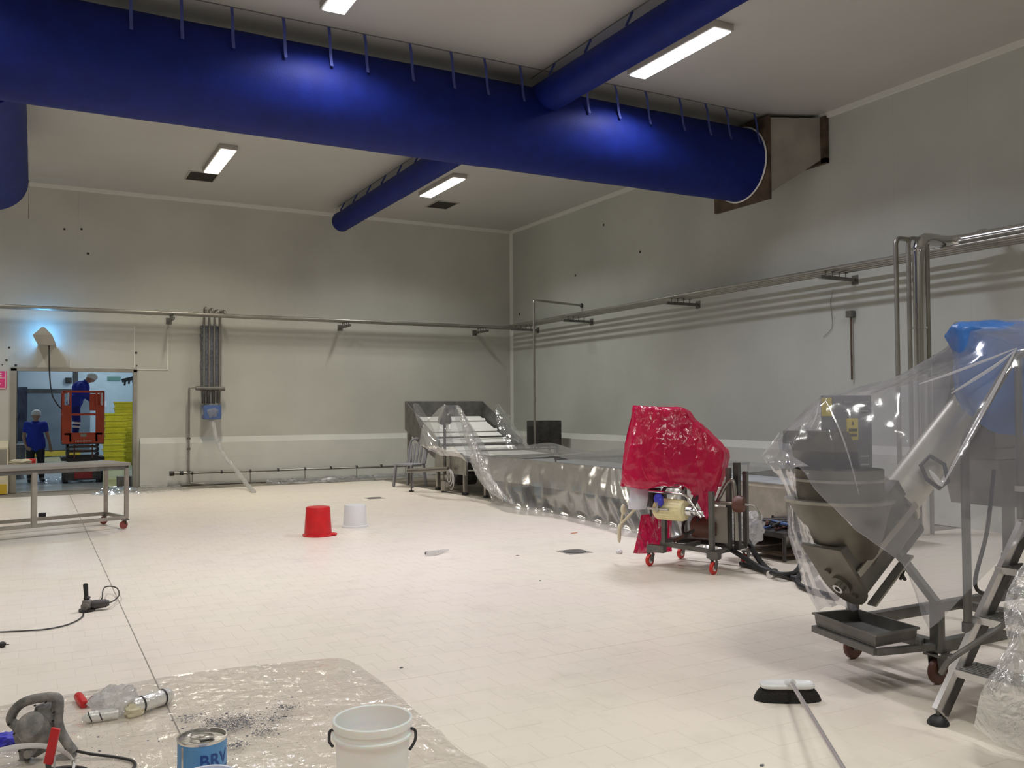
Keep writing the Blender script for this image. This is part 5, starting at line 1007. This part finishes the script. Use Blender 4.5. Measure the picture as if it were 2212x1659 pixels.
q = Zp(91, 1121); tag(build('black_block', MB().box((q[0]-.05, q[1]-.05, 0), (q[0]+.05, q[1]+.05, .09), .01), M['black']), 'small black block on the floor under the steel table', 'block')
# grey door stop block by the jamb
tag(build('grey_bin', MB().box((1.60, 20.2, 0), (1.87, 20.5, .22), .01), M['dsteel']), 'grey steel box standing just inside the right door jamb', 'box')

# ================================================================== YELLOW CRATES
def crate_meshes(wx, wy, h):
    mb = MB(); mb.rings([[(-wx*.43, -wy*.41, 0), (wx*.43, -wy*.41, 0), (wx*.43, wy*.41, 0), (-wx*.43, wy*.41, 0)], [(-wx*.5, -wy*.5, h), (wx*.5, -wy*.5, h), (wx*.5, wy*.5, h), (-wx*.5, wy*.5, h)],
        [(-wx*.47, -wy*.47, h), (wx*.47, -wy*.47, h), (wx*.47, wy*.47, h), (-wx*.47, wy*.47, h)], [(-wx*.45, -wy*.45, .01), (wx*.45, -wy*.45, .01), (wx*.45, wy*.45, .01), (-wx*.45, wy*.45, .01)]]); return mb
ch = .172; P = thing('yellow_crate', 'yellow plastic crate at the bottom of the front stack beyond doorway', 'crate', (0, 0, 0), 'yellow crates in the room beyond')
build('body', crate_meshes(.56, .38, ch), M['yellow'], P, local=True); build('rim', MB().box((-.30, -.215, ch-.035), (.30, -.185, ch-.004)).box((-.29, .185, ch-.03), (.29, .20, ch)).box((-.29, -.2, ch-.03), (-.275, .2, ch)).box((.275, -.2, ch-.03), (.29, .2, ch)), M['yellow'], P, local=True)
mb = MB()
for x in (-.2, -.07, .07, .2): mb.box((x-.008, -.196, .0), (x+.008, -.180, ch-.03))
build('ribs', mb, M['yellow'], P, local=True); kids_of(P)
ords = ['bottom', 'second', 'third', 'fourth', 'fifth', 'sixth', 'seventh', 'eighth', 'ninth', 'tenth', 'eleventh', 'twelfth']
first = True
for nm, (px, n, Yv, dx) in {'front left stack': (248, 9, 27.6, 0), 'tall right stack': (268, 11, 28.6, 0)}.items():
    for k in range(n):
        x = Yp(px, 960, Yv)[0]+ (-.035 if k < 5 and px < 260 else 0)+random.uniform(-.006, .006); lb = 'yellow crate, %s from the floor in the %s' % (ords[k] if k else 'lowest', nm)
        if first: P.location = (x, Yv, 0); P['label'] = lb; first = False; continue
        dup(P, (x, Yv, k*(ch-.004)+.0), label=lb)
q = Yp(110, 985, 27.5)
# grey drum and stool at left of worker
t = thing('grey_hand_sink', 'grey steel washing basin on a pedestal left of the standing worker', 'basin', (Yp(38, 960, 24)[0], 24, 0)); x_ = Yp(42, 960, 24)[0]
build('bowl', MB().box((x_-.2, 23.8, .45), (x_+.13, 24.2, .82), .02), M['dsteel'], t); build('pedestal', MB().lathe([(.12, 0), (.08, .1), (.06, .46)], (x_, 24, 0), 14, cap=True), M['dsteel'], t)
tag(build('blue_curtain', loft([[(x_-.05, 25.2, 2.2), (x_+.15, 25.2, 2.2)], [(x_-.05, 25.2, 1.5), (x_+.15, 25.25, 1.5)], [(x_-.05, 25.2, .85), (x_+.13, 25.2, .85)]], 12, 20, .03, 4), mat('navy_cloth', (.018, .022, .045), .8)), 'dark blue coat hanging at the left inside the doorway', 'coat')
tag(build('coat_post', MB().box((x_-.12, 25.2, 0), (x_-.06, 25.3, 3.4)), M['dark']), 'dark upright post just inside the left of the doorway', 'post')
tag(build('wet_film', loft([[(.1+.3*k, 23.9, .02) for k in range(5)], [(.1+.3*k, 23., .06) for k in range(5)], [(.1+.3*k, 22., .012) for k in range(5)]], 40, 30, .05, 4, seed=9), M['film2'], ang=20), 'bluish wet film lying on the floor beyond the doorway', 'film')

# ================================================================== SCISSOR LIFT
LX, LY = Zp(174, 1036)[0], 22.3; HW = .42
t = thing('scissor_lift', 'red and black scissor lift with raised basket beyond the doorway', 'lift', (LX, LY, 0))
build('chassis', MB().box((LX-.36, LY-.5, .07), (LX+.36, LY+.5, .44), .03), M['dark'], t); build('front_cover', MB().box((LX-.18, LY-.53, .10), (LX+.19, LY-.49, .42), .02), mat('dark_red_paint', (.25, .02, .025), .45), t)
for sx_ in (-1, 1):
    for sy in (-.33, .33): build('wheel', MB().cyl((LX+sx_*.30, LY+sy, .14), (LX+sx_*.40, LY+sy, .14), .14), M['black'], t)
for k in range(4):
    z = .50+.10*k; build('scissor_arm', MB().bar((LX-.30, LY-.4, z-.04), (LX-.30, LY+.4, z+.05), .05, .06).bar((LX+.30, LY-.4, z+.05), (LX+.30, LY+.4, z-.04), .05, .06).bar((LX-.30, LY-.4, z), (LX+.30, LY-.4, z), .04, .05), M['dark'], t)
build('deck', MB().box((LX-.43, LY-.52, .50), (LX+.43, LY+.52, .57)), M['black'], t)
build('ladder_rungs', MB().bar((LX-.18, LY-.55, .72), (LX+.18, LY-.55, .72), .03).bar((LX-.18, LY-.55, .82), (LX+.18, LY-.55, .82), .03).bar((LX-.18, LY-.55, .55), (LX-.18, LY-.55, .85), .03).bar((LX+.18, LY-.55, .55), (LX+.18, LY-.55, .85), .03), M['brown'], t)
PZ_ = Yp(175, 954, LY-.5)[2]; TOPZ = Yp(175, 846, LY-.5)[2]; MZ = Yp(175, 895, LY-.5)[2]
build('platform', MB().box((LX-HW, LY-.5, PZ_-.06), (LX+HW, LY+.5, PZ_)), M['dark'], t)
build('front_panel', MB().box((LX-HW, LY-.53, PZ_-.04), (LX+HW, LY-.50, PZ_+.20), .008), M['redp'], t)
for sx_ in (-1, 1):
    build('corner_panel', MB().box((LX+sx_*HW-(.0 if sx_ < 0 else .14), LY-.53, PZ_+.15), (LX+sx_*HW+(.14 if sx_ < 0 else 0), LY-.50, TOPZ-.30)), M['redp'], t)
    build('upright', MB().bar((LX+sx_*(HW-.02), LY-.51, PZ_), (LX+sx_*(HW-.02), LY-.51, TOPZ), .045).bar((LX+sx_*(HW-.16), LY-.51, PZ_), (LX+sx_*(HW-.16), LY-.51, TOPZ-.02), .04), M['redp'], t)
    build('upright', MB().bar((LX+sx_*(HW-.02), LY+.48, PZ_), (LX+sx_*(HW-.02), LY+.48, TOPZ), .04), M['redp'], t)
    build('side_rail', MB().bar((LX+sx_*(HW-.02), LY-.5, TOPZ), (LX+sx_*(HW-.02), LY+.5, TOPZ), .04).bar((LX+sx_*(HW-.02), LY-.5, MZ), (LX+sx_*(HW-.02), LY+.5, MZ), .035), M['redp'], t)
build('top_rail', MB().bar((LX-HW, LY-.51, TOPZ), (LX+HW, LY-.51, TOPZ), .045), M['redp'], t); build('mid_rail', MB().bar((LX-HW+.1, LY-.51, MZ), (LX+HW-.1, LY-.51, MZ), .05), M['redp'], t); build('top_rail', MB().bar((LX-HW, LY+.49, TOPZ), (LX+HW, LY+.49, TOPZ), .04), M['redp'], t)
build('control_panel', MB().box((LX+.12, LY-.46, TOPZ-.42), (LX+.34, LY-.36, TOPZ-.05), .02), M['redp'], t)
build('maker_plate', MB().box((LX-.06, LY-.536, PZ_+.11), (LX+.06, LY-.53, PZ_+.18)), M['galv'], t)
mb = MB()
for k in range(11): mb.box((LX-.16+.03*k, LY-.536, PZ_+.0), (LX-.143+.03*k, LY-.53, PZ_+.022))
build('printed_name', mb, M['wink'], t)
build('white_strip', MB().box((LX-HW+.10, LY-.535, TOPZ-.28), (LX-HW+.125, LY-.53, TOPZ-.02)).box((LX+HW-.07, LY-.535, TOPZ-.28), (LX+HW-.045, LY-.53, TOPZ-.05)), M['white'], t)

# ================================================================== PEOPLE
def merged(nm, mb, m, parent, vox=.014, sm=6):
    o = build(nm, mb, m, parent, recalc=False); md = o.modifiers.new('r', 'REMESH'); md.mode = 'VOXEL'; md.voxel_size = vox; md.use_smooth_shade = True
    s_ = o.modifiers.new('s', 'SMOOTH'); s_.iterations = sm; s_.factor = .5; return o
def person(label, M4, J, topmat, legmat, refl=False, sleeve=.5):
    t = thing('person', label, 'person', M4 @ Vector((0, 0, 0)))
    j = {k: V(v) for k, v in J.items()}; B = lambda: MB(M4)
    hd, nk, ch_, pv = j['head'], j['neck'], j['chest'], j['pelvis']; hup = (hd-nk).normalized(); face = j['face'].normalized(); sd = hup.cross(face).normalized()
    b = B(); b.ell(hd, (.078, .092, .112), 16, rot=Matrix((sd, face, hup)).transposed()); b.ell(hd-hup*.06+face*.02, (.06, .07, .06), 12)
    b.caps(nk-hup*.03, hd-hup*.05, .058, .052); b.caps(ch_, pv, .10, .10); b.ell(ch_, (.15, .09, .12))
    b.ell(hd+face*.098-hup*.02, .018, 8).ell(hd+face*.093-hup*.055, (.022, .012, .010), 8)
    for s in (-1, 1): b.ell(hd+sd*s*.080-hup*.015, (.014, .02, .028), 8)
    for s in 'LR':
        b.caps(j['sh'+s], j['el'+s], .048, .038); b.caps(j['el'+s], j['wr'+s], .037, .026); w_ = j['wr'+s]; d = (j['hn'+s]-w_).normalized(); b.caps(w_, w_+d*.05, .028, .034)
        o = d.cross(face); o = o.normalized() if o.length > .1 else sd
        for k in range(4): f0 = w_+d*.06+o*(.024*(k-1.5)*.9); b.caps(f0, f0+d*.045+face*.008, .011, .010, 8); b.caps(f0+d*.045+face*.008, f0+d*.075+face*.028, .010, .008, 8)
        b.caps(w_+d*.015+o*.025, w_+d*.055+o*.05+face*.02, .013, .010, 8)
        b.caps(j['hip'+s], j['kn'+s], .08, .055); b.caps(j['kn'+s], j['an'+s], .055, .038); b.caps(j['an'+s], j['toe'+s], .04, .03)
    body = merged('body', b, M['skin'], t, .011, 3)
    for s in (-1, 1): build('eye', B().ell(hd+face*.088+sd*s*.03+hup*.008, (.010, .006, .006), 8), M['ink'], t)
    b = B(); lat = (j['shR']-j['shL']).normalized(); 
    for s in 'LR':
        e = j['sh'+s].lerp(j['el'+s], sleeve*1.6 if sleeve < .9 else 1); b.caps(j['sh'+s], e, .068, .058)
        if sleeve >= .9: b.caps(j['el'+s], j['wr'+s], .055, .04)
        b.caps(j['sh'+s], ch_, .07, .13)
    b.ell(ch_, (.19, .135, .16)); mid_ = ch_.lerp(pv, .5); b.ell(mid_, (.175, .13, .16)); b.ell(pv, (.175, .135, .13)); b.caps(ch_, pv, .14, .14); b.caps(nk-hup*.05, ch_, .07, .12)
    b.caps(j['shL']-hup*.01, j['shR']-hup*.01, .066, .066)
    for s in (-1, 1): b.caps(pv+lat*s*.075+Vector((0, 0, .06)), pv+lat*s*.08-Vector((0, 0, .07)), .128, .132)
    b.caps(pv, pv-Vector((0, 0, .07)), .135, .135)
    merged('shirt', b, topmat, t)
    build('collar', B().tube([nk+hup*.0+lat*.066*math.cos(a)+face*.066*math.sin(a)-hup*.012*math.sin(a) for a in np.linspace(0, 2*PI, 17)[:-1]], .013, 8, closed=True), topmat, t)
    b = B()
    for s in 'LR': b.caps(pv, j['hip'+s], .12, .105); b.caps(j['hip'+s], j['kn'+s], .105, .078); b.caps(j['kn'+s], j['an'+s]+Vector((0, 0, .03)), .078, .062)
    merged('trousers', b, legmat, t)
    for s in 'LR':
        merged('shoe', B().caps(j['an'+s]-Vector((0, 0, .03)), j['toe'+s], .05, .042).ell(j['an'+s]-Vector((0, 0, .02)), (.05, .055, .05)), M['shoe'], t, .012, 3)
        if refl:
            for f_ in (.12, .34): c_ = j['kn'+s].lerp(j['an'+s], f_); build('reflective_band', B().lathe([(.083-.012*f_, -.025), (.086-.012*f_, 0), (.083-.012*f_, .025)], c_, 20, tuple((j['kn'+s]-j['an'+s]).normalized())), M['refl'], t)
    b = B(); b.ell(hd+hup*.045-face*.015, (.097, .110, .088), 18, rot=Matrix((sd, face, hup)).transposed()); cp_ = build('cap', b, M['cap'], t)
    build('cap_band', B().tube([hd+hup*.012-face*.012+sd*.096*math.cos(a)+face*.108*math.sin(a) for a in np.linspace(0, 2*PI, 25)[:-1]], .010, 8, closed=True), M['cap'], cp_)
    return t
# standing worker, faces the camera
WX, WY = Dp(77, 905, 20.)[0], 22.71
toc = math.atan2(-WX, -(-WY))  # heading
M4 = Matrix.Translation((WX, WY, 0)) @ Matrix.Rotation(R(4), 4, 'Z')
J = dict(head=(0.01, -.01, 1.50), face=(.12, -1, .05), neck=(0, .0, 1.36), chest=(0, 0, 1.20), pelvis=(0, .0, .88), shL=(-.175, 0, 1.30), elL=(-.235, .02, 1.02), wrL=(-.19, -.10, .80), hnL=(-.12, -.17, .74), shR=(.175, 0, 1.30), elR=(.25, .02, 1.03), wrR=(.30, -.02, .80), hnR=(.31, -.04, .70),
 hipL=(-.09, 0, .86), knL=(-.105, -.02, .46), anL=(-.11, .02, .08), toeL=(-.13, -.14, .045), hipR=(.09, 0, .86), knR=(.11, -.03, .46), anR=(.13, .02, .08), toeR=(.15, -.14, .045))
person('worker in blue T-shirt, dark trousers and white cap standing beyond the doorway', M4, J, M['shirt'], M['trous'], sleeve=.32)
# worker in the lift, seen from behind, bending over to the right
px_ = Yp(168, 900, LY)[0]; M4 = Matrix.Translation((px_, LY, PZ_)) @ Matrix.Rotation(0, 4, 'Z')
J = dict(head=(.27, .02, 1.42), face=(.80, .15, -.55), neck=(.17, .02, 1.34), chest=(.06, .02, 1.20), pelvis=(-.06, .02, .88), shL=(.10, .16, 1.26), elL=(.22, .22, 1.03), wrL=(.32, .12, .90), hnL=(.36, .08, .86), shR=(.06, -.16, 1.25), elR=(.16, -.22, 1.0), wrR=(.28, -.2, .88), hnR=(.34, -.18, .84),
 hipL=(-.06, .09, .85), knL=(-.03, .10, .45), anL=(-.04, .10, .08), toeL=(.10, .12, .045), hipR=(-.06, -.08, .85), knR=(-.02, -.10, .45), anR=(-.06, -.10, .08), toeR=(.08, -.12, .045))
person('worker in blue overalls and white cap bending over in the red lift basket', M4, J, M['shirt'], M['overall'], refl=True, sleeve=1)
